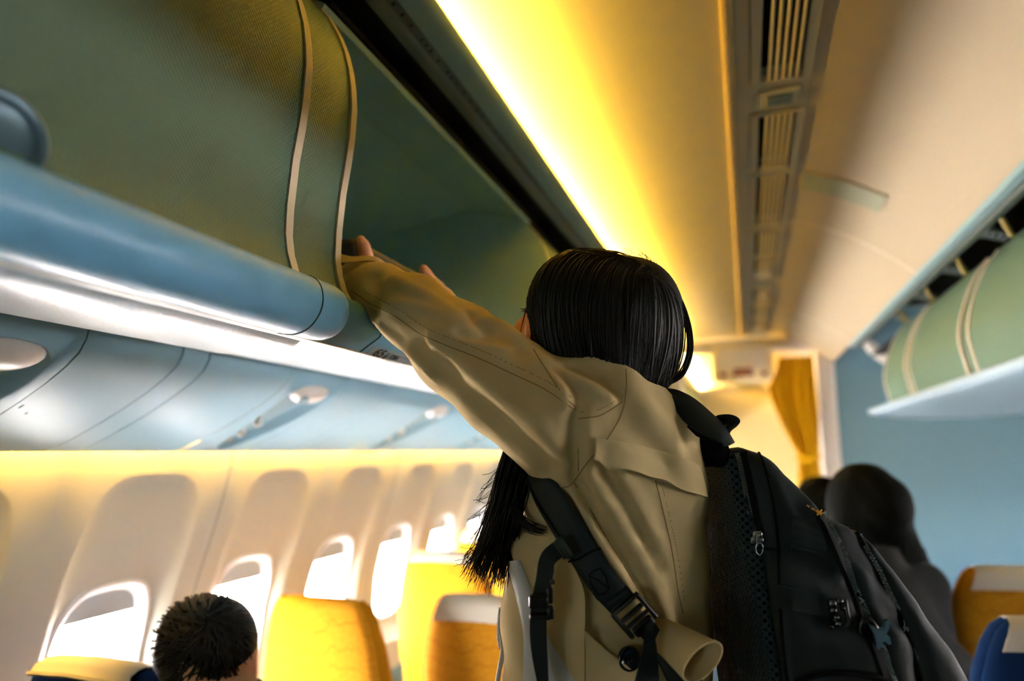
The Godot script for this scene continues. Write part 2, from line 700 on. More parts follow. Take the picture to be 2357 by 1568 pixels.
func build_left_bins() -> void:
	var prof := v2(DOOR_PROF)
	# the closed bin beside the camera, the one behind it, then the open one and those further on
	closed_bin(2.65, 0.58, "closed overhead bin with grey pebbled door, behind the one with the round latch", false)
	var near := closed_bin(0.45, -0.80, "closed overhead bin with dark grey pebbled door and round latch, next to the open bin", true)
	# round latch in the door
	var l := MB.new()
	var c := Vector3(-0.6045, 0.272 + EYE, -0.383)
	var t := Transform3D(Basis(Vector3(0, 1, 0), Vector3(1, 0.05, 0).normalized(), Vector3(0, 0, -1)).orthonormalized(), c)
	l.lathe([Vector2(0.0, 0.006), Vector2(0.026, 0.005), Vector2(0.029, 0.010), Vector2(0.036, 0.014), Vector2(0.040, 0.012), Vector2(0.041, -0.01)], 40, t)
	var latch := wpart(near, "latch", l, M.latch, "round blue-grey metal latch with two dark holes")
	for dy in [0.017, -0.017]:
		var h := MB.new()
		var at := c + Vector3(0.0065, dy, -0.006)
		h.lathe([Vector2(0.0, 0.0012), Vector2(0.0045, 0.0012), Vector2(0.0052, 0.0)], 16, Transform3D(t.basis, at))
		var o := part(latch, "screw_hole", h, M.hole)
	open_bin()
	closed_bin(-2.28, -3.50, "closed overhead bin with a pebbled door just beyond the open bin", true)
	closed_bin(-3.63, -4.85, "closed overhead bin between the open bin and the doorway, second beyond it", true)
	closed_bin(-4.98, -5.80, "short closed overhead bin against the doorway wall", true)
	closed_bin(-6.3, -11.3, "long row of closed overhead bins in the cabin beyond the doorway", true)
	# bin 1's proud rounded bottom cover
	cover_near(near)
	# long continuous beam work above the bins
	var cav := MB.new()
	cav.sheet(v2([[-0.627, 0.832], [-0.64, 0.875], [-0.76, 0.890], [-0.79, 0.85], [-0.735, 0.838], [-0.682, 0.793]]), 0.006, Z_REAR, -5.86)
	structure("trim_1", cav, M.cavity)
	var rail := MB.new()
	rail.extrude(v2([[-0.630, 0.829], [-0.622, 0.829], [-0.606, 0.841], [-0.604, 0.850], [-0.632, 0.842]]), Z_REAR, -5.86)
	structure("trim_2", rail, M.rail_metal)
	var strip := MB.new()
	strip.extrude(v2([[-0.606, 0.8435], [-0.588, 0.8535], [-0.59, 0.860], [-0.608, 0.851]]), Z_REAR, -5.86)
	var st := structure("trim_3", strip, M.rail_metal)
	var hole := MB.new()
	hole.lathe([Vector2(0, 0.0008), Vector2(0.0035, 0.0008), Vector2(0.0042, -0.001)], 10)
	var hm := hole.mesh()
	var z := -0.75
	var rng := RandomNumberGenerator.new()
	rng.seed = 5
	while z > -2.2:
		var o := MeshInstance3D.new()
		o.name = "rivet_hole"
		o.mesh = hm
		o.set_surface_override_material(0, M.hole)
		o.transform = Transform3D(Basis(Vector3(0, 0, 1), deg_to_rad(-151)), Vector3(-0.5975, 0.848 + EYE, z))
		st.add_child(o, true)
		z -= rng.randf_range(0.016, 0.05)
	var gut := MB.new()
	gut.extrude(v2([[-0.589, 0.8525], [-0.57, 0.857], [-0.552, 0.866], [-0.541, 0.878], [-0.538, 0.886], [-0.542, 0.888], [-0.548, 0.880], [-0.558, 0.872], [-0.59, 0.863]]), Z_REAR, -5.86, true, true, 0.5)
	structure("trim_4", gut, M.gutter)
	# cove lamps in the gutter wash the ceiling with yellow light
	var zz := -1.36
	while zz > -5.8:
		lamp_strip("cove_lamp", "hidden yellow strip lamp in the gutter over the window-side bins", Vector3(-0.615, 0.872 + EYE, zz), 0.94, 0.03, Vector3(0.8, 0.6, 0).normalized(), WARM, COVE_E, 3.0)
		zz -= 0.96
	# the same in the cabin beyond
	zz = -6.9
	while zz > -11.2:
		lamp_strip("far_cove_lamp", "yellow strip lamp lighting the ceiling beyond the doorway", Vector3(-0.605, 0.887 + EYE, zz), 1.4, 0.03, Vector3(0.45, 0.89, 0).normalized(), Color(1.0, 0.80, 0.42), FAR_E, 4.0)
		zz -= 1.5

const COVE_E := 1.6
const FAR_E := 9.0
const SIDE_E := 0.55

func closed_bin(z0: float, z1: float, label: String, with_divider: bool, door_mat := "bin_door") -> Node3D:
	var t := thing("overhead_bin", label, "overhead bin", Vector3(-0.85, 0.3 + EYE, (z0 + z1) / 2))
	var b := MB.new()
	b.sheet(v2(DOOR_PROF), 0.014, z0, z1 + 0.016)
	wpart(t, "door", b, M[door_mat], "pebble-grained curved door")
	b = MB.new()
	b.sheet(v2(shift(DOOR_PROF, 0.003)), 0.018, z1 + 0.016, z1)
	wpart(t, "door_edge", b, M.trim, "cream edge strip")
	b = MB.new()
	b.sheet(v2([[-0.60, 0.242], [-1.2, 0.25], [-1.30, 0.4], [-1.30, 0.77], [-0.892, 0.85], [-0.74, 0.83]]), 0.012, z0, z1)
	wpart(t, "shell", b, M.bin_inside)
	if z1 > -5.7:
		# narrow fixed divider after the door, itself edged with a strip
		b = MB.new()
		b.sheet(v2(shift(DOOR_PROF, -0.004)), 0.014, z1 - 0.002, z1 - 0.114)
		wpart(t, "divider_panel", b, M[door_mat])
		b = MB.new()
		b.sheet(v2(shift(DOOR_PROF, 0.0)), 0.020, z1 - 0.114, z1 - 0.130)
		wpart(t, "divider_edge", b, M.trim, "cream edge strip")
	sill(t, z0, z1 - 0.13 if z1 > -5.7 else z1)
	return t

func shift(a: Array, dx: float) -> Array:
	var r := []
	for q in a:
		r.append([q[0] + dx, q[1]])
	return r

const LIP := [[-0.612, 0.167], [-0.576, 0.190], [-0.569, 0.203], [-0.568, 0.217], [-0.573, 0.231], [-0.585, 0.240], [-0.605, 0.243]]
const BELLY := [[-1.083, 0.216], [-1.02, 0.202], [-0.95, 0.190], [-0.86, 0.180], [-0.75, 0.173], [-0.66, 0.169], [-0.614, 0.1665]]

func sill(t: Node3D, z0: float, z1: float) -> void:
	var b := MB.new()
	b.sheet(v2(LIP), 0.012, z0, z1)
	wpart(t, "lip", b, M.bin_lip)
	b = MB.new()
	b.sheet(v2(BELLY), 0.014, z0, z1)
	wpart(t, "underside", b, M.bin_belly)
	b = MB.new()
	b.tube([Vector3(-0.613, 0.1662 + EYE, z0), Vector3(-0.613, 0.1662 + EYE, z1)], [0.0016, 0.0016], 6)
	wpart(t, "edge_bead", b, M.trim)

func cover_near(t: Node3D) -> void:
	# the rounded cover under the closed door ends in a rounded nose past its edge
	var prof := smooth2(v2([[-0.636, 0.170], [-0.60, 0.164], [-0.574, 0.172], [-0.557, 0.192], [-0.553, 0.214], [-0.560, 0.235], [-0.577, 0.247], [-0.606, 0.250]]), 4)
	var cc := Vector2(-0.605, 0.208 + EYE)
	var ends := [[0.52, 1.0], [-0.795, 1.0]]
	var a := MB.new()
	a.sheet(prof, 0.008, 0.45, -0.800)
	wpart(t, "lip_cover", a, M.bin_lip, "rounded glossy pale blue lip under the door")
	var rows := []
	for q in [[-0.8025, 1.0], [-0.84, 1.0], [-0.858, 0.985], [-0.870, 0.95], [-0.879, 0.88], [-0.885, 0.76], [-0.888, 0.5], [-0.889, 0.02]]:
		var r := PackedVector3Array()
		for p in prof:
			var s: Vector2 = cc + (p - cc) * q[1]
			r.append(Vector3(s.x, s.y, q[0]))
		rows.append(r)
	var b := MB.new()
	b.grid(rows)
	wpart(t, "lip_nose", b, M.bin_lip, "rounded end of the lip")
	var sm := []
	for p in prof:
		var o: Vector2 = cc + (p - cc) * 0.995
		sm.append(Vector3(o.x, o.y, -0.8012))
	b = MB.new()
	b.tube(sm, [0.0016], 5)
	wpart(t, "joint", b, M.seam)
	b = MB.new()
	b.tube([Vector3(-0.636, 0.1695 + EYE, 0.45), Vector3(-0.636, 0.1695 + EYE, -0.862)], [0.0016], 6)
	wpart(t, "edge_bead", b, M.trim)
	# belly skin under it, cut off along a sweeping curve
	var bp := smooth2(v2([[-0.638, 0.1695], [-0.66, 0.160], [-0.70, 0.1555], [-0.78, 0.160], [-0.87, 0.172], [-0.96, 0.188], [-1.03, 0.202], [-1.083, 0.214]]), 5)
	var m := bp.size()
	rows = []
	for i in 14:
		var r := PackedVector3Array()
		for j in m:
			var f := float(j) / (m - 1)
			var ze := -0.875 - 0.30 * pow(f, 1.25) + 0.045 * sin(f * PI)
			var g := float(i) / 13.0
			r.append(Vector3(bp[j].x, bp[j].y, lerpf(0.45, ze, g)))
		rows.append(r)
	var up := PackedVector3Array()
	for p in rows[13]:
		up.append(p + Vector3(0, 0.012, -0.002))
	b = MB.new()
	b.grid(rows)
	b.grid([rows[13], up])
	wpart(t, "belly_cover", b, M.bin_belly, "glossy grained underside skin")
	# small turn-lock and scratches on the lip
	b = MB.new()
	var at := on_x(655, 651, -0.585)
	b.lathe([Vector2(0.0, 0.001), Vector2(0.003, 0.001), Vector2(0.0036, 0.0)], 12, Transform3D(Basis(Vector3(0, 0, 1), -0.9), at + Vector3(0.004, 0.002, 0)))
	wpart(t, "screw", b, M.rail_metal)

func open_bin() -> void:
	var z0 := -0.93
	var z1 := -2.15
	var t := thing("overhead_bin", "open overhead bin with empty grey-green inside, the coat sleeve reaching in", "overhead bin", Vector3(-0.85, 0.3 + EYE, (z0 + z1) / 2))
	var inner := [[-0.60, 0.245], [-1.22, 0.25], [-1.30, 0.34], [-1.345, 0.55], [-1.335, 0.775], [-0.892, 0.855], [-0.753, 0.823], [-0.672, 0.772]]
	var b := MB.new()
	b.sheet(v2([inner[0], inner[1], inner[2]]), 0.012, z0, z1)
	wpart(t, "bin_floor", b, M.bin_inside)
	b = MB.new()
	b.sheet(v2([inner[2], inner[3], inner[4]]), 0.012, z0, z1)
	wpart(t, "back_panel", b, M.bin_inside)
	b = MB.new()
	b.sheet(v2([inner[4], inner[5]]), 0.012, z0, z1)
	wpart(t, "top_panel", b, M.bin_inside)
	b = MB.new()
	b.sheet(v2([inner[5], inner[6], inner[7]]), 0.012, z0, z1)
	wpart(t, "top_panel", b, M.bin_inside)
	var side := []
	for q in DOOR_PROF.slice(0, 15):
		side.append([q[0] - 0.004, q[1]])
	side += [[-0.753, 0.826], [-0.892, 0.858], [-1.335, 0.778], [-1.347, 0.55], [-1.30, 0.34], [-1.22, 0.25]]
	b = MB.new()
	b.extrude(v2(side), z0 + 0.012, z0)
	wpart(t, "side_panel", b, M.bin_inside)
	b = MB.new()
	b.extrude(v2(side), z1, z1 - 0.012)
	wpart(t, "side_panel", b, M.bin_inside)
	# cream edge and divider on the far side
	b = MB.new()
	b.sheet(v2(shift(DOOR_PROF, 0.0)), 0.020, z1 - 0.002, z1 - 0.013)
	wpart(t, "divider_edge", b, M.trim)
	b = MB.new()
	b.sheet(v2(shift(DOOR_PROF, -0.004)), 0.014, z1 - 0.013, z1 - 0.13)
	wpart(t, "divider_panel", b, M.bin_door)
	# door swung up out of the way into the slot above
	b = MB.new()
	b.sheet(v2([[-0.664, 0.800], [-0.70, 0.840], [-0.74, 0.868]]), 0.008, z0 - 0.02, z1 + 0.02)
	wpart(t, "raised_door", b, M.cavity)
	sill(t, z0, z1 - 0.13)
	# joints in the sill
	for zz in [-1.0]:
		var sm := []
		for p in v2(LIP):
			sm.append(Vector3(p.x, p.y, zz))
		b = MB.new()
		b.tube(sm, [0.0018], 5)
		wpart(t, "joint", b, M.seam)
	# seat-row placard: 65, a standing figure, and a boxed row of seat letters
	var a := Vector3(-0.612, 0.167 + EYE, 0)
	var upv := Vector3(0.036, 0.023, 0).normalized()
	var nrm := Vector3(0.023, -0.036, 0).normalized()
	var rightv := Vector3(0, 0, -1)
	var d := ray(846, 822)
	var o := Vector3(0, EYE, 0)
	var at := o + d * ((a - o).dot(nrm) / d.dot(nrm)) + nrm * 0.0006 + upv * 0.006
	var pb := MB.new()
	var plate_c := at + rightv * 0.065 + upv * 0.010
	var pl := thing_plate(t, plate_c, rightv, upv, nrm, Vector2(0.16, 0.024))
	placard_text("65", at + nrm * 0.0012, rightv, upv, nrm, 0.020, pl)
	var fig := MB.new()
	var f0 := at + rightv * 0.037 + nrm * 0.0012
	fig.poly([f0, f0 + rightv * 0.008, f0 + rightv * 0.008 + upv * 0.011, f0 + upv * 0.011])
	var cp := f0 + rightv * 0.0045 + upv * 0.0145
	var pts := []
	for i in 12:
		pts.append(cp + rightv * (cos(TAU * i / 12) * 0.0028) + upv * (sin(TAU * i / 12) * 0.0028))
	fig.poly(pts)
	wpart(pl, "figure_mark", fig, M.print)
	var bx := MB.new()
	var q0 := f0 + rightv * 0.015 + upv * 0.001
	frame_lines(bx, q0, rightv, upv, 0.072, 0.015, 0.0012)
	frame_lines(bx, q0 - upv * 0.004, rightv, upv, 0.056, 0.0012, 0.0006)
	wpart(pl, "letter_box", bx, M.print)
	placard_text("CBA", q0 + rightv * 0.004 + upv * 0.003, rightv, upv, nrm, 0.0105, pl)

func frame_lines(b: MB, o: Vector3, rv: Vector3, uv: Vector3, w: float, h: float, th: float) -> void:
	for r in [[0, 0, w, th], [0, h - th, w, th], [0, 0, th, h], [w - th, 0, th, h]]:
		var p: Vector3 = o + rv * r[0] + uv * r[1]
		b.poly([p, p + rv * r[2], p + rv * r[2] + uv * r[3], p + uv * r[3]])

func thing_plate(t: Node3D, c: Vector3, rv: Vector3, uv: Vector3, nv: Vector3, s: Vector2) -> MeshInstance3D:
	var b := MB.new()
	var p := c - rv * s.x / 2 - uv * s.y / 2
	b.slab([PackedVector3Array([p, p + rv * s.x]), PackedVector3Array([p + uv * s.y, p + rv * s.x + uv * s.y])], 0.0006)
	return wpart(t, "placard", b, M.placard, "pale placard with black row number and seat letters")

func placard_text(s: String, at: Vector3, rv: Vector3, uv: Vector3, nv: Vector3, h: float, parent: Node3D) -> void:
	var tm := TextMesh.new()
	tm.text = s
	var f := SystemFont.new()
	f.font_names = PackedStringArray(["Droid Sans"])
	f.font_weight = 700
	tm.font = f
	tm.font_size = 32
	tm.pixel_size = h / 23.0
	tm.depth = 0.0006
	tm.horizontal_alignment = HORIZONTAL_ALIGNMENT_LEFT
	tm.vertical_alignment = VERTICAL_ALIGNMENT_BOTTOM
	var o := MeshInstance3D.new()
	o.name = "lettering"
	o.mesh = tm
	o.set_surface_override_material(0, M.print)
	var pp := Vector3.ZERO
	var p: Node3D = parent
	while p != self:
		pp += p.position
		p = p.get_parent() as Node3D
	o.transform = Transform3D(Basis(rv, uv, rv.cross(uv)), at - pp - uv * h * 0.28)
	parent.add_child(o, true)

# ------------------------------------------------------------------ service panels over the seats
const PSU := [[-1.435, 0.0], [-1.36, 0.030], [-1.286, 0.063], [-1.228, 0.091], [-1.174, 0.120], [-1.13, 0.148], [-1.101, 0.172], [-1.087, 0.195], [-1.082, 0.225]]

func psu_at(s: float, z: float, off: float) -> Vector3:
	var m := PSU.size() - 1
	var f := clampf(s, 0, 1) * m
	var i := mini(int(f), m - 1)
	var a := Vector2(PSU[i][0], PSU[i][1])
	var b := Vector2(PSU[i + 1][0], PSU[i + 1][1])
	var p := a.lerp(b, f - i)
	var t := (b - a).normalized()
	return Vector3(p.x + t.y * off, p.y - t.x * off + EYE, z)

func build_service_panels() -> void:
	var k := -4
	while true:
		var base := -1.455 - 0.83 * k
		if base < -11.0:
			break
		var cuts := [base, base - 0.253, base - 0.47, base - 0.545, base - 0.83]
		for i in 4:
			var a: float = cuts[i] - 0.0015
			var c: float = cuts[i + 1] + 0.0015
			if base > -5.5 and i == 0:
				pod_panel(a, c, k)
			elif a > -5.8 or c < -6.2:
				var lab := "plain pale blue service panel above the windows"
				if k == -1 and i == 1:
					lab = "pale service panel with two small dark marks, beside the tray with the blue figure"
				elif i == 2:
					lab = "narrow pale filler strip between service panels above the windows"
				var t := thing("service_panel" if i != 2 else "filler_strip", lab, "panel", Vector3(-1.25, 0.1 + EYE, (a + c) / 2), "service panels above the windows" if i != 2 else "filler strips above the windows")
				var b := MB.new()
				b.sheet(v2(PSU), 0.008, a, c)
				wpart(t, "panel", b, M.service)
				if k == -1 and i == 1:
					for q in [[-1.242, 0.085, -0.890, 0.016], [-1.266, 0.073, -0.916, 0.007]]:
						var mb := MB.new()
						var p0 := Vector3(q[0], q[1] + EYE, q[2])
						var u := Vector3(-0.055, -0.025, 0).normalized()
						var w := Vector3(0, 0, -1)
						var nn := Vector3(0.4, -0.9, 0).normalized() * 0.001
						p0 += nn
						mb.poly([p0, p0 + u * q[3], p0 + u * q[3] + w * 0.004, p0 + w * 0.004])
						wpart(t, "mark", mb, M.seam)
		k += 1

func holed(rect: Rect2, shapes: Array, map: Callable, side_n: int, floor_cap: bool) -> MB:
	# a panel with a shaped hollow: rings from the rectangle's border inwards
	# shape: [centre u, centre v, half u, half v, exponent, offset, skew]
	var b := MB.new()
	var per := []
	var c := rect.get_center()
	for s in 4:
		for i in side_n:
			var f := float(i) / side_n * 2.0 - 1.0
			per.append([Vector2(f, -1), Vector2(1, f), Vector2(-f, 1), Vector2(-1, -f)][s])
	var rows := []
	var r0 := PackedVector3Array()
	for p in per:
		r0.append(map.call(c.x + p.x * rect.size.x / 2, c.y + p.y * rect.size.y / 2, 0.0))
	rows.append(r0)
	for sh in shapes:
		var r := PackedVector3Array()
		for p in per:
			var e: float = sh[4]
			var dir: Vector2 = p.normalized()
			var den := pow(pow(absf(dir.x), e) + pow(absf(dir.y), e), 1.0 / e)
			var q := dir / den
			var skew: float = sh[6] if sh.size() > 6 else 0.0
			r.append(map.call(sh[0] + q.x * sh[2], sh[1] + q.y * sh[3] * (1.0 + skew * q.x), sh[5]))
		rows.append(r)
	b.grid(rows, true)
	if floor_cap:
		var last: PackedVector3Array = rows[-1]
		var mid := Vector3.ZERO
		for p in last:
			mid += p
		mid /= last.size()
		var inner := PackedVector3Array()
		for p in last:
			inner.append(p.lerp(mid, 0.98))
		b.grid([last, inner], true)
	return b

func pod_panel(z0: float, z1: float, k: int) -> void:
	var zc := (z0 + z1) / 2
	var lab: String = {-1: "service panel with white rounded light pod and blue tray figure", 0: "service panel with long boat-shaped tray and two white nozzles above window", 1: "service panel with boat-shaped tray, next beyond the one with white nozzles"}.get(k, "service panel with boat-shaped tray above the windows")
	var t := thing("service_panel", lab, "panel", Vector3(-1.25, 0.1 + EYE, zc))
	if not k in [-1, 0, 1]:
		t.set_meta("group", "further tray panels above the windows")
	var map := func(u: float, v: float, off: float) -> Vector3: return psu_at(u, v, off)
	var rect := Rect2(0.0, z1, 1.0, z0 - z1)
	var zz := zc - 0.012
	var sh := [[0.40, zz, 0.385, 0.082, 2.3, 0.0, 0.35], [0.40, zz, 0.375, 0.078, 2.3, -0.004, 0.35], [0.40, zz, 0.360, 0.072, 2.3, -0.020, 0.35], [0.40, zz, 0.33, 0.060, 2.3, -0.030, 0.35], [0.40, zz, 0.20, 0.03, 2.2, -0.032, 0.3]]
	var b := holed(rect, sh, map, 16, true)
	wpart(t, "panel", b, M.service)
	# tray floor
	b = MB.new()
	var rows := []
	for i in 10:
		var r := PackedVector3Array()
		for j in 5:
			r.append(psu_at(0.16 + 0.46 * i / 9.0, zz + (j - 2) * 0.022, -0.027))
		rows.append(r)
	b.slab(rows, 0.003)
	wpart(t, "tray", b, M.service_tray)
	# rounded white light pod at the upper end
	var pod := MB.new()
	rows = []
	for i in 9:
		var a := PI / 2 * i / 8.0
		var r := PackedVector3Array()
		for j in 24:
			var th := TAU * j / 24
			r.append(psu_at(0.66 + sin(th) * 0.125 * cos(a), zz + cos(th) * 0.074 * cos(a), -0.012 + 0.028 * sin(a)))
		rows.append(r)
	pod.grid(rows, true)
	var po := wpart(t, "light_pod", pod, M.service_pale, "white rounded light pod")
	var lens := MB.new()
	rows = []
	for i in 3:
		var r := PackedVector3Array()
		for j in 16:
			var th := TAU * j / 16
			var f: float = [1.0, 0.6, 0.02][i]
			r.append(psu_at(0.63 + sin(th) * 0.055 * f, zz + 0.02 + cos(th) * 0.028 * f, 0.0125 + 0.003 * (1.0 - f)))
		rows.append(r)
	lens.grid(rows, true)
	wpart(po, "lens", lens, M.service_tray)
	for q in [[0.19, 0.030], [0.30, 0.036]]:
		var nb := MB.new()
		var base := psu_at(q[0], zz + q[1], -0.024)
		var tip := psu_at(q[0], zz + q[1], 0.004)
		nb.tube([base, base.lerp(tip, 0.7), tip, tip + (tip - base) * 0.08], [0.014, 0.013, 0.010, 0.003], 12)
		wpart(t, "air_nozzle", nb, M.nozzle, "small white air nozzle")
	if k == -1:
		var mk := MB.new()
		var pts := []
		for q in [[0.42, 0.03], [0.40, -0.005], [0.43, -0.035], [0.45, -0.02], [0.47, 0.0], [0.46, 0.03]]:
			pts.append(psu_at(q[0], zz + q[1], -0.0255))
		mk.poly(pts)
		wpart(t, "figure_mark", mk, M.blue_mark)

# ------------------------------------------------------------------ side wall and windows
const WALL := [[-1.0, -1.62], [-0.8, -1.642], [-0.55, -1.626], [-0.42, -1.595], [-0.33, -1.566], [-0.2, -1.524], [-0.1, -1.497], [0.0, -1.478], [0.07, -1.468]]

func wall_x(y: float) -> float:
	for i in WALL.size() - 1:
		if y <= WALL[i + 1][0] or i == WALL.size() - 2:
			var f: float = (y - WALL[i][0]) / (WALL[i + 1][0] - WALL[i][0])
			return lerpf(WALL[i][1], WALL[i + 1][1], f)
	return -1.6

var hull_mesh: MB

func build_sidewall() -> void:
	var wall := group_node("wall_left")
	var map := func(u: float, v: float, off: float) -> Vector3: return Vector3(wall_x(v) - off, v + EYE, u)
	var n := 1
	var z := -1.719 + 1.067 * 4
	while z > -11.4:
		# z is the near joint of a panel with two windows
		var pb := MB.new()
		for h in 2:
			var za := z - 0.5335 * h
			var zc := za - 0.26675
			var a := za - (0.003 if h == 0 else 0.0)
			var c := za - 0.5335 + (0.003 if h == 1 else 0.0)
			var rect := Rect2(c, -1.0, a - c, 1.07)
			var sh := [
				[zc, -0.47, 0.196, 0.413, 4.0, 0.0], [zc, -0.47, 0.186, 0.405, 4.0, 0.003], [zc, -0.475, 0.178, 0.395, 4.0, 0.010],
				[zc, -0.50, 0.166, 0.34, 3.8, 0.016], [zc, -0.54, 0.158, 0.262, 3.5, 0.026], [zc, -0.56, 0.152, 0.222, 3.3, 0.036]]
			pb.add(holed(rect, sh, map, 14, false))
			window_unit(n, zc)
			n += 1
		var o := wpart(wall, "sidewall_panel", pb, M.sidewall)
		var jb := MB.new()
		var rows := []
		for i in 12:
			var y := 0.07 - 1.07 * i / 11.0
			rows.append(PackedVector3Array([Vector3(wall_x(y) - 0.006, y + EYE, z + 0.035), Vector3(wall_x(y) - 0.004, y + EYE, z - 0.035)]))
		jb.grid(rows)
		wpart(wall, "joint", jb, M.joint)
		z -= 1.067
	# dado under the windows and the hull behind everything
	var d := MB.new()
	d.sheet(v2([[-1.45, -1.45], [-1.55, -1.30], [-1.60, -1.1], [-1.62, -1.0]]), 0.02, Z_REAR, Z_END)
	wpart(wall, "dado", d, M.bulkhead)
	var hull := MB.new()
	hull.sheet(v2([[-1.49, 0.075], [-1.50, 0.30], [-1.44, 0.80], [-1.0, 1.20], [0.2, 1.45], [3.7, 1.45]]), 0.03, Z_REAR, Z_END)
	hull_mesh = hull
	# sidewall wash lamps hidden behind the lower edge of the service panels
	var zz := 2.0
	while zz > -11.0:
		lamp_strip("side_lamp", "hidden amber strip lamp at the top of the window wall", Vector3(-1.452, 0.042 + EYE, zz), 0.98, 0.012, Vector3(-0.15, -0.99, 0).normalized(), AMBER, SIDE_E, 2.0)
		zz -= 1.0
	# closing strip above the lamps
	var cb := MB.new()
	cb.sheet(v2([[-1.49, 0.072], [-1.42, 0.058], [-1.40, 0.03]]), 0.006, Z_REAR, Z_END)
	wpart(wall, "cove_strip", cb, M.sidewall)

func window_unit(n: int, zc: float) -> void:
	var w := group_node("window_%d" % n)
	var map := func(u: float, v: float, off: float) -> Vector3: return Vector3(wall_x(v) - off, v + EYE, u)
	var per := 48
	var ringf := func(hu: float, hv: float, cy: float, e: float, off: float) -> PackedVector3Array:
		var r := PackedVector3Array()
		for i in per:
			var a := TAU * i / per
			var den := pow(pow(absf(cos(a)), e) + pow(absf(sin(a)), e), 1.0 / e)
			var y: float = cy + sin(a) / den * hv
			r.append(Vector3(wall_x(cy + sin(a) / den * hv) - off, y + EYE, zc + cos(a) / den * hu))
		return r
	var b := MB.new()
	b.grid([ringf.call(0.154, 0.224, -0.56, 3.3, 0.038), ringf.call(0.150, 0.218, -0.56, 3.3, 0.030), ringf.call(0.143, 0.211, -0.56, 3.3, 0.029), ringf.call(0.136, 0.203, -0.56, 3.2, 0.036), ringf.call(0.128, 0.193, -0.56, 3.1, 0.055), ringf.call(0.120, 0.183, -0.56, 3.0, 0.085), ringf.call(0.118, 0.180, -0.56, 3.0, 0.11)], true)
	wpart(w, "window_frame", b, M.window_rim)
	b = MB.new()
	b.grid([ringf.call(0.119, 0.181, -0.56, 3.0, 0.105), ringf.call(0.06, 0.09, -0.56, 2.5, 0.105), ringf.call(0.001, 0.001, -0.56, 2.0, 0.105)], true)
	wpart(w, "pane", b, M.pane)
	b = MB.new()
	var rows := []
	var drop := 0.40 if zc > -1.2 else 0.075   # blinds drawn on the rows behind
	for i in 5:
		var y := -0.36 - drop * i / 4.0
		rows.append(PackedVector3Array([Vector3(wall_x(y) - 0.060, y + EYE, zc + 0.122), Vector3(wall_x(y) - 0.060, y + EYE, zc - 0.122)]))
	b.slab(rows, 0.004)
	wpart(w, "shade", b, M.shade)

# ------------------------------------------------------------------ ceiling
func build_ceiling() -> void:
	var ceil := group_node("ceiling")
	wpart(ceil, "hull_lining", hull_mesh, M.rear_wall)
	var joints := [Z_REAR, 0.7, -2.97, -4.78, -5.88, -6.0, -8.0, -10.0, Z_END]
	for i in joints.size() - 1:
		var a: float = joints[i] - 0.0005
		var c: float = joints[i + 1] + 0.0005
		var b := MB.new()
		b.sheet(smooth2(v2(CEIL_L), 3), 0.012, a, c)
		wpart(ceil, "ceiling_panel", b, M.ceiling)
		b = MB.new()
		b.sheet(smooth2(v2(CEIL_R), 4), 0.012, a, c)
		wpart(ceil, "vault_panel", b, M.vault)
	# raised beads over the joints of the vault
	for zj in [-2.97, -4.78]:
		for pr in [CEIL_L, CEIL_R]:
			var pts := []
			for p in smooth2(v2(pr), 4):
				pts.append(Vector3(p.x, p.y - 0.0005, zj))
			var b := MB.new()
			b.tube(pts, [0.006], 6, 0.5)
			wpart(ceil, "joint_bead", b, M.ceiling)
	# long bar and the bed of the vent row
	var rb := MB.new()
	rb.extrude(v2([[-0.008, 0.958], [-0.006, 0.944], [0.0, 0.940], [0.012, 0.940], [0.018, 0.944], [0.020, 0.958]]), Z_REAR, -5.88)
	structure("trim_5", rb, M.bar)
	var segs := [[1.4, 0.15], [0.10, -1.78], [-1.955, -2.385], [-2.405, -3.0], [-3.06, -3.50], [-3.52, -3.95], [-4.20, -4.63], [-4.70, -5.15], [-5.2, -5.8]]
	var last := Z_REAR
	for s in segs:
		strip_piece(ceil, last, s[0])
		last = s[1]
		vent(s[0], s[1])
	strip_piece(ceil, last, -5.88)
	strip_piece(ceil, -6.0, Z_END)
	# small ceiling light between the vents
	var t := thing("ceiling_sensor", "small grey rectangular fitting between two ceiling vents", "fitting", Vector3(0.13, 0.95 + EYE, -1.866))
	var b := MB.new()
	b.rbox(Vector3(0.13, 0.953 + EYE, -1.866), Vector3(0.105, 0.014, 0.085), 0.004)
	wpart(t, "frame", b, M.ceiling)
	b = MB.new()
	b.rbox(Vector3(0.132, 0.9455 + EYE, -1.868), Vector3(0.066, 0.006, 0.056), 0.002)
	wpart(t, "face", b, M.sensor_face)
	# flush access panel in the vault
	t = thing("access_panel", "grey-green curved access panel in the ceiling vault", "panel", Vector3(0.35, 0.9 + EYE, -2.5))
	var prof := smooth2(v2(CEIL_R), 6)
	var rows := []
	for p in prof:
		if p.x > 0.222 and p.x < 0.49:
			rows.append(PackedVector3Array([Vector3(p.x, p.y - 0.004, -2.43), Vector3(p.x, p.y - 0.004, -2.58)]))
	b = MB.new()
	b.slab(rows, 0.006, true)
	wpart(t, "panel", b, M.vault_panel)
	var rim := []
	var m := rows.size()
	for i in m:
		rim.append(rows[i][0])
	for i in m:
		rim.append(rows[m - 1 - i][1])
	rim.append(rows[0][0])
	b = MB.new()
	b.tube(rim, [0.004], 6)
	wpart(t, "rim", b, M.vault)

func strip_piece(ceil: Node3D, a: float, c: float) -> void:
	if a - c < 0.003:
		return
	var b := MB.new()
	b.box(Vector3(0.13, 0.962 + EYE, (a + c) / 2), Vector3(0.15, 0.008, a - c))
	wpart(ceil, "vent_strip", b, M.ceiling)

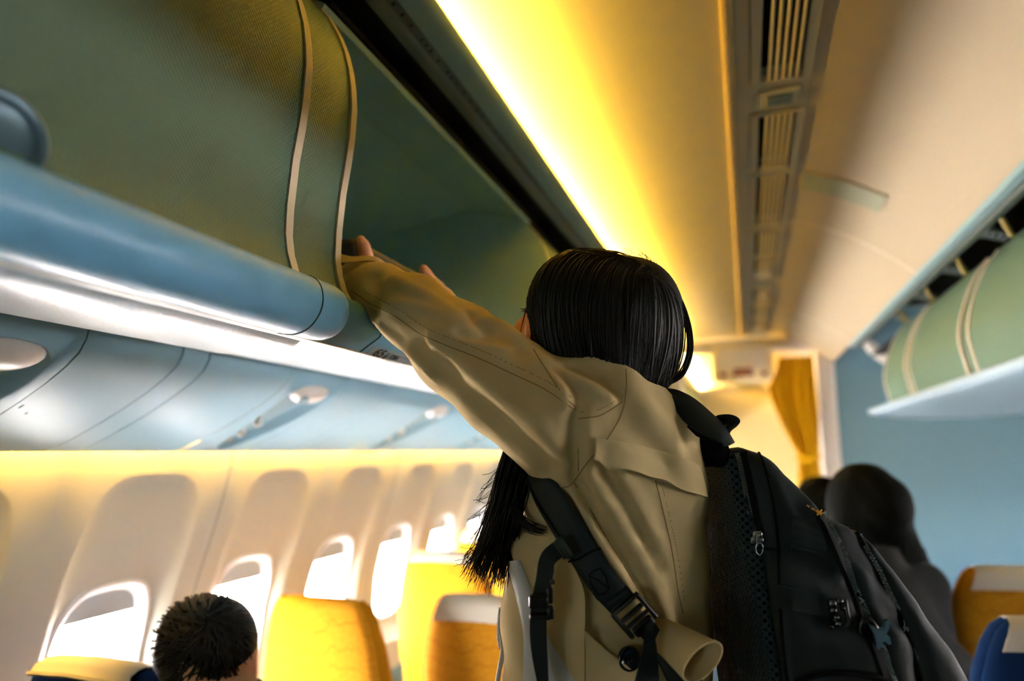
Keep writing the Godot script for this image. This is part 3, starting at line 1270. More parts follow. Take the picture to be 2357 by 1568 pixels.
func vent(z0: float, z1: float) -> void:
	var zc := (z0 + z1) / 2
	var ln := z0 - z1
	var t := thing("ceiling_vent", "slatted cream ceiling air vent in the row along the aisle", "vent", Vector3(0.13, 0.95 + EYE, zc), "ceiling vents along the aisle")
	var b := MB.new()
	for s in [[0.0700, 0.024], [0.1935, 0.023]]:
		b.box(Vector3(s[0], 0.957 + EYE, zc), Vector3(s[1], 0.016, ln))
	for s in [z0 - 0.006, z1 + 0.006]:
		b.box(Vector3(0.13, 0.957 + EYE, s), Vector3(0.102, 0.016, 0.012))
	wpart(t, "frame", b, M.ceiling)
	b = MB.new()
	b.box(Vector3(0.13, 1.000 + EYE, zc), Vector3(0.12, 0.004, ln))
	for x in [0.079, 0.184]:
		b.box(Vector3(x, 0.98 + EYE, zc), Vector3(0.004, 0.04, ln))
	wpart(t, "duct", b, M.cavity)
	for i in 5:
		b = MB.new()
		b.rbox(Vector3(0.104 + 0.0165 * i, 0.956 + EYE, zc), Vector3(0.0085, 0.018, ln - 0.016), 0.003, 2)
		wpart(t, "slat", b, M.slat)

# ------------------------------------------------------------------ right-hand bins over the centre seats
const RB := [[0.700, 0.250], [0.696, 0.275], [0.689, 0.315], [0.683, 0.353], [0.684, 0.385], [0.692, 0.43], [0.704, 0.469], [0.716, 0.505], [0.731, 0.541], [0.746, 0.572], [0.762, 0.598], [0.790, 0.635]]

func build_right_side() -> void:
	# edge of the vault, then the open gap over the bins
	var e := MB.new()
	e.extrude(v2([[0.662, 0.690], [0.668, 0.676], [0.690, 0.672], [0.694, 0.682], [0.675, 0.70]]), Z_REAR, -4.9)
	structure("trim_6", e, M.gutter)
	e = MB.new()
	e.extrude(v2([[0.694, 0.672], [0.700, 0.660], [0.722, 0.662], [0.722, 0.676]]), Z_REAR, -4.9)
	structure("trim_7", e, M.rail_metal)
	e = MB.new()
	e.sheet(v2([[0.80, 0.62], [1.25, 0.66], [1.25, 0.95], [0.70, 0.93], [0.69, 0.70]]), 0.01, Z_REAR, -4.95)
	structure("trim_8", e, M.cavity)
	# brackets in the gap
	for zb in [-1.95, -2.35, -2.80, -3.25, -3.75]:
		bracket(zb)
	var spans := [[2.6, 0.35], [0.26, -1.06], [-1.15, -2.485], [-2.58, -3.33], [-3.41, -3.90]]
	var labels := ["closed centre bin behind the camera-side one", "closed olive centre bin over the blue-covered seat", "closed olive centre bin with cream edges, nearer than the narrow ones", "narrow closed olive centre bin between two pairs of cream edge strips", "short olive centre bin at the end of the row by the wall"]
	for i in spans.size():
		var z0: float = spans[i][0]
		var z1: float = spans[i][1]
		var t := thing("overhead_bin", labels[i], "overhead bin", Vector3(1.0, 0.25 + EYE, (z0 + z1) / 2))
		var b := MB.new()
		var pr := v2(RB)
		pr.reverse()
		b.sheet(pr, 0.012, z0, z1)
		wpart(t, "door", b, M.bin_door, "olive curved door")
		for q in [[z0 + 0.004, z0 - 0.012], [z1 + 0.012, z1 - 0.004]]:
			b = MB.new()
			b.sheet(MB_shift(pr, -0.004), 0.012, q[0], q[1])
			wpart(t, "door_edge", b, M.trim, "cream edge strip")
		var nxt: float = spans[i + 1][0] if i + 1 < spans.size() else z1 - 0.02
		b = MB.new()
		b.sheet(MB_shift(pr, 0.006), 0.012, z1, nxt)
		wpart(t, "divider_panel", b, M.bin_door)
		b = MB.new()
		b.extrude(v2([[0.706, 0.262], [0.700, 0.31], [0.70, 0.40], [0.745, 0.56], [0.80, 0.632], [1.25, 0.645], [1.3, 0.30], [1.3, 0.262]]), z0 - 0.002, z1 + 0.002)
		wpart(t, "shell", b, M.bin_inside)
	# the continuous pale shelf that carries them, pointed at its end
	var t2 := thing("bin_shelf", "long pale blue underside shelf of the centre bins with round fittings", "shelf", Vector3(1.0, 0.2 + EYE, -1.0))
	var rows := []
	for q in [[Z_REAR, 0.0], [-3.9, 0.0], [-4.25, 0.10], [-4.45, 0.3], [-4.56, 0.62]]:
		var r := PackedVector3Array()
		for p in [[0.715, 0.232], [0.697, 0.2335], [0.686, 0.231], [0.690, 0.225], [0.71, 0.215], [0.80, 0.197], [0.95, 0.188], [1.15, 0.19], [1.4, 0.205]]:
			var x: float = p[0]
			r.append(Vector3(lerpf(x, maxf(x, 0.70) * 0.2 + 0.58, q[1] * 0.2) + q[1] * 0.02, lerpf(p[1], 0.236, q[1]) + EYE, q[0]))
		rows.append(r)
	var b2 := MB.new()
	b2.slab(rows, 0.014)
	wpart(t2, "shelf", b2, M.bin_belly)
	for z in [-0.6, -1.7, -2.28, -2.75, -3.35]:
		b2 = MB.new()
		var at := Vector3(0.85, 0.1925 + EYE, z)
		b2.lathe([Vector2(0.0, -0.010), Vector2(0.022, -0.009), Vector2(0.028, -0.004), Vector2(0.04, -0.001), Vector2(0.045, 0.004)], 24, Transform3D(Basis(), at))
		var f := wpart(t2, "reading_light", b2, M.bin_lip, "round pale fitting")
		b2 = MB.new()
		b2.lathe([Vector2(0.0, -0.0115), Vector2(0.018, -0.0108), Vector2(0.019, -0.008)], 18, Transform3D(Basis(), at))
		wpart(f, "lens", b2, M.hole)
	# pale rounded end piece between vault edge and wall
	var t3 := thing("beam_end", "white rounded end piece below the ceiling edge by the wall", "end piece", Vector3(0.75, 0.6 + EYE, -4.9))
	b2 = MB.new()
	b2.tube([px(1992, 785, 4.75), px(2010, 805, 4.72), px(2035, 822, 4.7), px(2062, 836, 4.68)], [0.05, 0.065, 0.07, 0.05], 14, 0.6)
	wpart(t3, "cap", b2, M.frame_white)

func MB_shift(a: Array, dx: float) -> Array:
	var r := []
	for q in a:
		r.append(q + Vector2(dx, 0))
	return r

func bracket(z: float) -> void:
	var t := thing("bracket", "pale metal truss bracket in the dark gap over the centre bins", "bracket", Vector3(0.75, 0.65 + EYE, z), "truss brackets over the centre bins")
	var b := MB.new()
	# a short ladder of metal bridging the gap, and a hanging arm
	var p := Vector3(0.712, 0.672 + EYE, z)
	var q := Vector3(0.80, 0.662 + EYE, z - 0.05)
	var off := Vector3(0.0, -0.004, -0.055)
	b.tube([p, q], [0.008], 4)
	b.tube([p + off, q + off], [0.008], 4)
	wpart(t, "rail", b, M.steel)
	for i in 5:
		b = MB.new()
		b.tube([p.lerp(q, i / 4.0), p.lerp(q, i / 4.0) + off], [0.007], 4)
		wpart(t, "rung", b, M.steel)
	b = MB.new()
	b.tube([p + Vector3(0.02, -0.002, 0.10), p + Vector3(0.045, -0.055, 0.09), p + Vector3(0.06, -0.035, 0.03)], [0.009, 0.009, 0.007], 5)
	wpart(t, "arm", b, M.brass)

# ------------------------------------------------------------------ wall with the doorway, curtain and sign
func build_bulkhead() -> void:
	var zb := -5.9
	var b := MB.new()
	b.box(Vector3(2.18, 1.25, zb), Vector3(3.0, 2.6, 0.08))
	structure("wall_bulkhead", b, M.bulkhead)
	b = MB.new()
	b.box(Vector3(-1.08, 1.25, zb), Vector3(0.98, 2.6, 0.08))
	structure("wall_bulkhead_window_side", b, M.bulkhead)
	var d := group_node("door_1")
	b = MB.new()
	b.rbox(Vector3(0.615, 1.15, zb), Vector3(0.13, 2.32, 0.14), 0.02)
	wpart(d, "jamb", b, M.frame_white)
	b = MB.new()
	b.rbox(Vector3(-0.545, 1.15, zb), Vector3(0.13, 2.32, 0.14), 0.02)
	wpart(d, "jamb", b, M.frame_white)
	b = MB.new()
	b.rbox(Vector3(0.035, 0.86 + EYE, zb), Vector3(1.29, 0.10, 0.14), 0.02)
	wpart(d, "lintel", b, M.frame_white)
	# lit sign box under the lintel
	var t := thing("sign_box", "cream sign box with small dark red marks hanging in the doorway", "sign", Vector3(0.0, 0.70 + EYE, zb + 0.08))
	b = MB.new()
	b.rbox(Vector3(0.0, 0.705 + EYE, zb + 0.09), Vector3(0.46, 0.30, 0.06), 0.02)
	wpart(t, "case", b, M.sign_face)
	b = MB.new()
	b.rbox(Vector3(-0.01, 0.745 + EYE, zb + 0.122), Vector3(0.38, 0.16, 0.012), 0.004)
	wpart(t, "panel", b, M.frame_white)
	for q in [[-0.155, 0.07], [-0.055, 0.06], [0.0, 0.06], [0.055, 0.06], [0.16, 0.05]]:
		b = MB.new()
		b.box(Vector3(q[0], 0.618 + EYE, zb + 0.122), Vector3(q[1] * 0.75, 0.034, 0.004))
		wpart(t, "red_mark", b, M.sign_red)
	b = MB.new()
	b.box(Vector3(0.0, 0.655 + EYE, zb + 0.122), Vector3(0.14, 0.03, 0.004))
	wpart(t, "red_mark", b, M.sign_red)
	# curtain gathered and tied on the right of the doorway
	t = thing("curtain", "mustard yellow pleated curtain tied back in the doorway", "curtain", Vector3(0.42, 0, zb + 0.12))
	var rows := []
	var keys := [[0.74, 0.27, 0.525], [0.62, 0.25, 0.53], [0.50, 0.185, 0.535], [0.42, 0.195, 0.54], [0.25, 0.25, 0.54], [0.1, 0.31, 0.525], [-0.02, 0.365, 0.515], [-0.06, 0.37, 0.51], [-0.12, 0.365, 0.515], [-0.5, 0.33, 0.53], [-1.40, 0.30, 0.54]]
	for k in keys.size() - 1:
		for s in 5:
			var f := s / 5.0
			var y: float = lerpf(keys[k][0], keys[k + 1][0], f)
			var xl: float = lerpf(keys[k][1], keys[k + 1][1], f)
			var xr: float = lerpf(keys[k][2], keys[k + 1][2], f)
			var r := PackedVector3Array()
			for j in 97:
				var u := j / 96.0
				var amp := 0.034 * clampf((xr - xl) / 0.2, 0.5, 1.2)
				r.append(Vector3(lerpf(xl, xr, u), y + EYE, zb + 0.13 + amp * sin(u * TAU * 5.5 + sin(y * 3.0) * 0.8) + 0.012 * sin(u * 11.0 + y * 2.0)))
			rows.append(r)
	b = MB.new()
	b.slab(rows, 0.003)
	wpart(t, "drape", b, M.curtain)
	b = MB.new()
	b.tube([Vector3(0.35, -0.05 + EYE, zb + 0.13), Vector3(0.40, -0.05 + EYE, zb + 0.185), Vector3(0.48, -0.045 + EYE, zb + 0.185), Vector3(0.535, -0.03 + EYE, zb + 0.12)], [0.012, 0.03, 0.03, 0.012], 8, 0.5, Vector3(0, 0, 1))
	wpart(t, "tie_band", b, M.curtain)

# ------------------------------------------------------------------ seats
func build_seats() -> void:
	# label, x, z, height of the top edge, colours, cover
	seat("yellow woven seat by the windows, in front of the dark-haired man", -1.20, -1.80, 1.03, "yellow", 0.0)
	seat("yellow woven seat with white head cover behind the hanging hair", -0.745, -1.95, 1.03, "yellow", 1.0)
	seat("yellow seat by the far windows one row beyond the woven one", -1.19, -2.64, 1.045, "yellow", 0.5)
	seat("yellow seat with white top two rows beyond the dark-haired man", -1.28, -3.42, 1.055, "yellow", 1.0)
	seat("aisle seat with white cover hidden behind the coat", -0.72, -2.75, 1.04, "yellow", 1.0)
	seat("blue seat with white head cover beside the dark-haired man", -1.28, -1.13, 1.025, "blue", 0.25)
	seat("low blue seat in which the dark-haired man sits", -0.80, -0.93, 0.93, "blue", 0.6)
	seat("yellow centre seat with white head cover by the aisle", 0.79, -2.62, 1.088, "yellow", 1.0)
	seat("dark blue centre seat with white head cover by the aisle", 0.66, -1.90, 1.08, "blue", 1.0)
	seat("dark blue centre seat beside the aisle one", 1.12, -1.90, 1.08, "blue", 1.0)
	seat("yellow centre seat beside the aisle one", 1.25, -2.62, 1.088, "yellow", 1.0)
	for z in [1.85, 1.10, 0.35, -0.40, -1.15]:  # unseen rows, added to block low light from the far windows
		for x in [0.66, 1.12, 1.58, 2.75, 3.2]:
			seat("unseen dark blue seat with white head cover, added to block side light", x, z, 1.085, "blue", 1.0, "added seats across the aisle")
	for i in 3:
		seat("yellow seat in the cabin beyond the doorway", -0.75, -7.2 - 0.85 * i, 1.1, "yellow", 1.0, "seats beyond the doorway")

func seat(label: String, x: float, z: float, top: float, kind: String, cover: float, group := "") -> void:
	var t := thing("cabin_seat", label, "seat", Vector3(x, 0, z), group)
	var cloth: Material = M.seat_yellow if kind == "yellow" else M.seat_blue
	var edge: Material = M.seat_edge if kind == "yellow" else M.seat_blue
	# backrest: widths shrink to a rounded, narrower head; slightly raked
	var keys := [[0.42, 0.198, 0.05], [0.60, 0.200, 0.055], [top - 0.30, 0.200, 0.052], [top - 0.22, 0.199, 0.050], [top - 0.13, 0.186, 0.046], [top - 0.065, 0.168, 0.042], [top - 0.028, 0.152, 0.036], [top - 0.009, 0.134, 0.026], [top, 0.11, 0.010]]
	var rows := []
	for k in keys:
		var r := PackedVector3Array()
		for j in 40:
			var a := TAU * j / 40
			var e := 5.0
			var den := pow(pow(absf(cos(a)), e) + pow(absf(sin(a)), e), 1.0 / e)
			var lean: float = (k[0] - top) * 0.16
			r.append(Vector3(cos(a) / den * k[1], k[0], -sin(a) / den * k[2] + lean))
		rows.append(r)
	var b := MB.new()
	b.grid(rows, true)
	b.poly_fan(rows[0], true)
	b.poly_fan(rows[rows.size() - 1], false)
	part(t, "backrest", b, cloth)
	# side bolsters proud of the backrest edge
	for s in [-1.0, 1.0]:
		var pts := []
		var rads := []
		for k in keys.slice(1, 8):
			var lean: float = (k[0] - top) * 0.16
			pts.append(Vector3(s * (k[1] - 0.010), k[0], lean))
			rads.append(k[2] * 0.55)
		b = MB.new()
		b.tube(pts, rads, 10)
		part(t, "side_bolster", b, edge)
	if cover > 0.0:
		var cr := []
		var w := 0.128
		for q in [[-0.05, -0.12 * cover], [-0.049, -0.05 * cover], [-0.047, -0.02], [-0.034, 0.001], [-0.012, 0.0075], [0.012, 0.0075], [0.034, 0.001], [0.047, -0.02], [0.049, -0.04 * cover], [0.052, -0.06 * cover]]:
			var r := PackedVector3Array()
			for j in 9:
				var u := j / 8.0 * 2.0 - 1.0
				var ww: float = w - q[1] * 0.35
				r.append(Vector3(u * ww, top + q[1] - 0.006 * u * u, q[0] + q[1] * 0.16 + 0.002 * sin(u * 9.0)))
			cr.append(r)
		b = MB.new()
		b.slab(cr, 0.002, true)
		part(t, "head_cover", b, M.seat_cover, "white cloth head cover")
	b = MB.new()
	b.rbox(Vector3(0, 0.40, -0.30), Vector3(0.36, 0.12, 0.46), 0.04)
	part(t, "cushion", b, cloth)
	for s in [-1.0, 1.0]:
		b = MB.new()
		b.rbox(Vector3(s * 0.206, 0.60, -0.28), Vector3(0.022, 0.04, 0.36), 0.009)
		b.box(Vector3(s * 0.206, 0.49, -0.15), Vector3(0.014, 0.20, 0.06))
		part(t, "armrest", b, M.seat_shell)
		b = MB.new()
		b.tube([Vector3(s * 0.15, 0.34, -0.12), Vector3(s * 0.15, 0.0, -0.06)], [0.016, 0.018], 8)
		part(t, "leg", b, M.seat_frame)
		b = MB.new()
		b.tube([Vector3(s * 0.15, 0.34, -0.44), Vector3(s * 0.15, 0.0, -0.48)], [0.016, 0.018], 8)
		part(t, "leg", b, M.seat_frame)

# ------------------------------------------------------------------ smooth solid fields for bodies, cloth and bags
class Slab:
	# a flat outline given a width across it, all edges rounded
	var o: Vector3
	var u: Vector3
	var v: Vector3
	var w: Vector3
	var pts := PackedVector2Array()
	var hw := 0.1
	var r := 0.02
	var c := Vector2.ZERO
	var rad := 0.0

	func done() -> void:
		for p in pts:
			c += p / pts.size()
		for p in pts:
			rad = maxf(rad, p.distance_to(c))

	func d(p: Vector3) -> float:
		var q := p - o
		var x := Vector2(q.dot(u), q.dot(v))
		var m := pts.size()
		var best := 1e9
		var inside := false
		var j := m - 1
		for i in m:
			var a := pts[i]
			var b := pts[j]
			var e := b - a
			var g := x - a
			var f := g - e * clampf(g.dot(e) / e.length_squared(), 0.0, 1.0)
			best = minf(best, f.length_squared())
			if (a.y > x.y) != (b.y > x.y) and x.x < (b.x - a.x) * (x.y - a.y) / (b.y - a.y) + a.x:
				inside = not inside
			j = i
		var d2 := sqrt(best) * (-1.0 if inside else 1.0) + r
		var dw := absf(q.dot(w) - hw) - hw + r
		return minf(maxf(d2, dw), 0.0) + Vector2(maxf(d2, 0.0), maxf(dw, 0.0)).length() - r

class Field:
	var a := PackedVector3Array()
	var ba := PackedVector3Array()
	var inv := PackedFloat32Array()
	var r1 := PackedFloat32Array()
	var r2 := PackedFloat32Array()
	var slabs: Array = []
	var k := 0.02
	var fa := PackedVector3Array()
	var fb := PackedVector3Array()
	var fi := PackedFloat32Array()
	var famp := PackedFloat32Array()
	var fw := PackedFloat32Array()
	var noise: FastNoiseLite = null
	var namp := 0.0

	func cap(p: Vector3, q: Vector3, ra: float, rb: float) -> void:
		a.append(p)
		ba.append(q - p)
		inv.append(1.0 / maxf((q - p).length_squared(), 1e-9))
		r1.append(ra)
		r2.append(rb)

	func chain(pts: Array, rads: Array) -> void:
		for i in pts.size() - 1:
			cap(pts[i], pts[i + 1], rads[i], rads[i + 1])

	func fold(pts: Array, amp: float, w: float) -> void:
		for i in pts.size() - 1:
			fa.append(pts[i])
			fb.append(pts[i + 1] - pts[i])
			fi.append(1.0 / maxf((pts[i + 1] - pts[i]).length_squared(), 1e-9))
			famp.append(amp)
			fw.append(1.0 / (w * w))

	func one(i: int, p: Vector3) -> float:
		var g := p - a[i]
		var h := clampf(g.dot(ba[i]) * inv[i], 0.0, 1.0)
		return (g - ba[i] * h).length() - lerpf(r1[i], r2[i], h)

	func folds(p: Vector3, lst: PackedInt32Array) -> float:
		var s := 0.0
		var lastamp := 0.0
		var best := 0.0
		for i in lst:
			var g := p - fa[i]
			var h := clampf(g.dot(fb[i]) * fi[i], 0.0, 1.0)
			var e := (g - fb[i] * h).length_squared() * fw[i]
			if e < 6.0:
				var t := famp[i] * exp(-e)
				# neighbouring pieces of one fold must not add up
				if famp[i] == lastamp:
					if absf(t) > absf(best):
						s += t - best
						best = t
				else:
					s += t
					best = t
					lastamp = famp[i]
		return s

	func dl(p: Vector3, lst: PackedInt32Array, fl: PackedInt32Array) -> float:
		var s := 1e9
		var kk := k
		var n := a.size()
		for i in lst:
			var e: float
			if i < n:
				var g := p - a[i]
				var h := clampf(g.dot(ba[i]) * inv[i], 0.0, 1.0)
				e = (g - ba[i] * h).length() - lerpf(r1[i], r2[i], h)
			else:
				e = slabs[i - n].d(p)
			var x := kk - absf(s - e)
			s = minf(s, e)
			if x > 0.0:
				s -= x * x / kk * 0.25
		if absf(s) < 0.04:
			if fl.size():
				s -= folds(p, fl)
			if noise != null:
				s -= namp * noise.get_noise_3dv(p)
		return s

	var all_l := PackedInt32Array()
	var all_f := PackedInt32Array()

	func seal() -> void:
		all_l = PackedInt32Array(range(a.size() + slabs.size()))
		all_f = PackedInt32Array(range(fa.size()))

	func d(p: Vector3) -> float:
		return dl(p, all_l, all_f)

	func grad(p: Vector3) -> Vector3:
		var e := 0.0015
		return Vector3(d(p + Vector3(e, 0, 0)) - d(p - Vector3(e, 0, 0)), d(p + Vector3(0, e, 0)) - d(p - Vector3(0, e, 0)), d(p + Vector3(0, 0, e)) - d(p - Vector3(0, 0, e))).normalized()

	func hit(o: Vector3, dir: Vector3, t0 := 0.45, t1 := 1.8) -> Array:
		# where the ray meets the surface, or comes closest to it
		var t := t0
		var best := 1e9
		var bp := o
		for i in 70:
			var p := o + dir * t
			var e := d(p)
			if e < best:
				best = e
				bp = p
			if e < 0.0006:
				break
			t += e * 0.85
			if t > t1:
				break
		var n := grad(bp)
		if best > 0.0006:
			bp -= n * best
		return [bp, n]

	func mesh_into(mb: MB, cell: float) -> void:
		seal()
		var lo := Vector3.ONE * 1e9
		var hi := -lo
		for i in a.size():
			for q in [[a[i], r1[i]], [a[i] + ba[i], r2[i]]]:
				lo = lo.min(q[0] - Vector3.ONE * q[1])
				hi = hi.max(q[0] + Vector3.ONE * q[1])
		for s in slabs:
			for p in s.pts:
				for e in [0.0, 2.0 * s.hw]:
					var c: Vector3 = s.o + s.u * p.x + s.v * p.y + s.w * e
					lo = lo.min(c)
					hi = hi.max(c)
		lo -= Vector3.ONE * (cell * 3 + 0.008)
		hi += Vector3.ONE * (cell * 3 + 0.008)
		var bs := 8
		var nb := Vector3i(((hi - lo) / (cell * bs)).ceil())
		var nx := nb.x * bs
		var ny := nb.y * bs
		var nz := nb.z * bs
		var val := PackedFloat32Array()
		val.resize(nx * ny * nz)
		val.fill(1.0)
		var half := cell * bs * 0.5
		var diag := half * 1.7321 + cell * 2.0
		var near_blocks := []
		var n := a.size()
		for bz in nb.z:
			for by in nb.y:
				for bx in nb.x:
					var c := lo + Vector3(bx, by, bz) * (cell * bs) + Vector3.ONE * half
					var ds := PackedFloat32Array()
					var dm := 1e9
					for i in all_l:
						var e: float = one(i, c) if i < n else slabs[i - n].d(c)
						ds.append(e)
						dm = minf(dm, e)
					if dm > diag + k:
						continue
					if dm < -diag - 0.02:
						for z in bs:
							for y in bs:
								var row := ((bz * bs + z) * ny + by * bs + y) * nx + bx * bs
								for x in bs:
									val[row + x] = -1.0
						continue
					var lst := PackedInt32Array()
					for i in all_l:
						if ds[i] < dm + 2.0 * diag + k:
							lst.append(i)
					var fl := PackedInt32Array()
					for i in fa.size():
						var g := c - fa[i]
						var h := clampf(g.dot(fb[i]) * fi[i], 0.0, 1.0)
						if (g - fb[i] * h).length() < diag + 2.5 / sqrt(fw[i]):
							fl.append(i)
					near_blocks.append(Vector3i(bx, by, bz))
					for z in bs:
						for y in bs:
							var row := ((bz * bs + z) * ny + by * bs + y) * nx + bx * bs
							var p := lo + Vector3(bx * bs, by * bs + y, bz * bs + z) * cell
							for x in bs:
								val[row + x] = dl(p, lst, fl)
								p.x += cell
		var sy := nx
		var sz := nx * ny
		var ids := {}
		var o := mb.v.size()
		var vs := PackedVector3Array()
		var corners := [0, 1, sy, sy + 1, sz, sz + 1, sz + sy, sz + sy + 1]
		var offs := [Vector3(0, 0, 0), Vector3(1, 0, 0), Vector3(0, 1, 0), Vector3(1, 1, 0), Vector3(0, 0, 1), Vector3(1, 0, 1), Vector3(0, 1, 1), Vector3(1, 1, 1)]
		var eds := [[0, 1], [0, 2], [0, 4], [1, 3], [1, 5], [2, 3], [2, 6], [3, 7], [4, 5], [4, 6], [5, 7], [6, 7]]
		for nbk in near_blocks:
			for z in bs:
				var gz: int = nbk.z * bs + z
				if gz >= nz - 1:
					continue
				for y in bs:
					var gy: int = nbk.y * bs + y
					if gy >= ny - 1:
						continue
					for x in bs:
						var gx: int = nbk.x * bs + x
						if gx >= nx - 1:
							continue
						var b := gz * sz + gy * sy + gx
						var neg := 0
						for q in corners:
							if val[b + q] < 0.0:
								neg += 1
						if neg == 0 or neg == 8:
							continue
						var sum := Vector3.ZERO
						var cnt := 0
						for e in eds:
							var va := val[b + corners[e[0]]]
							var vb := val[b + corners[e[1]]]
							if (va < 0.0) != (vb < 0.0):
								sum += offs[e[0]].lerp(offs[e[1]], va / (va - vb))
								cnt += 1
						ids[b] = vs.size()
						vs.append(lo + (Vector3(gx, gy, gz) + sum / cnt) * cell)
		var nn := PackedVector3Array()
		nn.resize(vs.size())
		var tri := PackedInt32Array()
		for b in ids:
			var v0 := val[b]
			# edges along x, y, z from this cell's low corner
			for ax in 3:
				var st: int = [1, sy, sz][ax]
				var s1: int = [sy, sz, 1][ax]
				var s2: int = [sz, 1, sy][ax]
				var v1 := val[b + st]
				if (v0 < 0.0) == (v1 < 0.0):
					continue
				if not (ids.has(b - s1) and ids.has(b - s2) and ids.has(b - s1 - s2)):
					continue
				var q0: int = ids[b]
				var q1: int = ids[b - s1]
				var q2: int = ids[b - s1 - s2]
				var q3: int = ids[b - s2]
				if v0 > 0.0:
					var t := q1
					q1 = q3
					q3 = t
				var fn := (vs[q2] - vs[q0]).cross(vs[q3] - vs[q1])
				nn[q0] += fn
				nn[q1] += fn
				nn[q2] += fn
				nn[q3] += fn
				tri.append_array([o + q0, o + q2, o + q1, o + q0, o + q3, o + q2])
		for i in vs.size():
			mb.v.append(vs[i])
			mb.n.append(nn[i].normalized())
			mb.uv.append(Vector2(vs[i].x + vs[i].z, vs[i].y))
		mb.ix.append_array(tri)

var eye_pt := Vector3(0, EYE, 0)

func fhit(f: Field, x: float, y: float) -> Array:
	return f.hit(eye_pt, ray(x, y))

func pcap(f: Field, q: Array) -> void:
	# [x, y, depth, radius in pixels] twice
	var s1: float = q[2] / FOC
	var s2: float = q[6] / FOC
	f.cap(px(q[0], q[1], q[2]), px(q[4], q[5], q[6]), q[3] * s1, q[7] * s2)

func pchain(f: Field, pts: Array) -> void:
	for i in pts.size() - 1:
		pcap(f, pts[i] + pts[i + 1])

func line_on(f: Field, pts: Array, per := 4, off := 0.0) -> Array:
	var r := []
	for p in smooth2(pts, per):
		var h := fhit(f, p.x, p.y)
		r.append(h[0] + h[1] * off)
	return r

func skin(f: Field, left: Array, right: Array, per: int, cols: int, off: float, thick: float, crown := 0.0, off0 := -1.0) -> MB:
	# a strip of cloth lying on a field between two outlines given in picture points
	var a := smooth2(left, per)
	var b := smooth2(right, per)
	var rows := []
	for i in a.size():
		var r := PackedVector3Array()
		for j in cols:
			var u := float(j) / (cols - 1)
			var p: Vector2 = a[i].lerp(b[i], u)
			var h := fhit(f, p.x, p.y)
			var of := off if off0 < 0.0 else lerpf(off0, off, u)
			r.append(h[0] + h[1] * (of + crown * (1.0 - pow(2.0 * u - 1.0, 4.0))))
		rows.append(r)
	# even out steps where the ray just grazes the field
	for pass_n in 2:
		for i in range(1, rows.size() - 1):
			for j in cols:
				rows[i][j] = rows[i][j] * 0.5 + (rows[i - 1][j] + rows[i + 1][j]) * 0.25
	var m := MB.new()
	m.slab(rows, thick, true)
	return m

func ribbon(left: Array, right: Array, per: int, cols: int, thick: float, bulge := 0.0) -> MB:
	# a free strip between two outlines of [x, y, depth]
	var l3 := []
	var r3 := []
	for q in left:
		l3.append(px(q[0], q[1], q[2]))
	for q in right:
		r3.append(px(q[0], q[1], q[2]))
	var a := smooth2(l3, per)
	var b := smooth2(r3, per)
	var rows := []
	for i in a.size():
		var r := PackedVector3Array()
		for j in cols:
			var u := float(j) / (cols - 1)
			r.append(a[i].lerp(b[i], u) - cam_f * bulge * (1.0 - pow(2.0 * u - 1.0, 2.0)))
		rows.append(r)
	var m := MB.new()
	m.slab(rows, thick, true)
	return m

func stitches(f: Field, pts: Array, step: float, off := 0.0006) -> MB:
	# short thread dashes along a line
	var m := MB.new()
	var ln := line_on(f, pts, 6, off)
	var acc := 0.0
	var i := 0
	while i < ln.size() - 1:
		var seg: Vector3 = ln[i + 1] - ln[i]
		var l := seg.length()
		var t := fposmod(-acc, step * 1.0)
		while t + step * 0.6 < l:
			var p: Vector3 = ln[i] + seg * (t / l)
			m.tube([p, p + seg * (step * 0.6 / l)], [0.00045], 4)
			t += step
		acc += l
		i += 1
	return m

func v2s(a: Array) -> Array:
	var r := []
	for q in a:
		r.append(Vector2(q[0], q[1]))
	return r

# ------------------------------------------------------------------ people
func build_people() -> void:
	var coat := build_woman()
	build_pack(coat)
	build_man()
	build_others()

func hand_field(palm: Vector3, wrist: Vector3, dir: Vector3, across: Vector3, nrm: Vector3, curl: float) -> Field:
	# a left or right hand: palm, four unequal fingers and a thumb from the side of the palm
	var f := Field.new()
	f.k = 0.008
	f.cap(wrist, palm - dir * 0.03, 0.024, 0.026)
	for i in 4:
		var s := (i - 1.5) * 0.0185
		f.cap(palm - dir * 0.035 + across * s * 0.7, palm + dir * 0.03 + across * s, 0.0135, 0.0115)
	var ln := [0.068, 0.078, 0.073, 0.056]
	for i in 4:
		var s := (i - 1.5) * 0.0190
		var p0 := palm + dir * 0.034 + across * s
		var c1 := curl * 0.5
		var d1 := (dir * cos(c1) + nrm * sin(c1)).normalized()
		var p1: Vector3 = p0 + d1 * ln[i] * 0.45
		var d2 := (dir * cos(c1 * 2.2) + nrm * sin(c1 * 2.2)).normalized()
		var p2: Vector3 = p1 + d2 * ln[i] * 0.32
		var d3 := (dir * cos(c1 * 3.0) + nrm * sin(c1 * 3.0)).normalized()
		var p3: Vector3 = p2 + d3 * ln[i] * 0.23
		f.chain([p0, p1, p2, p3], [0.0098, 0.0088, 0.0080, 0.0068])
	var t0 := palm - dir * 0.02 + across * -0.030
	var t1 := t0 - across * 0.024 + dir * 0.030 + nrm * 0.006
	var t2 := t1 - across * 0.012 + dir * 0.028 + nrm * 0.004
	f.chain([t0, t1, t2, t2 - across * 0.004 + dir * 0.012], [0.016, 0.0115, 0.0095, 0.0075])
	return f

var torso: Field

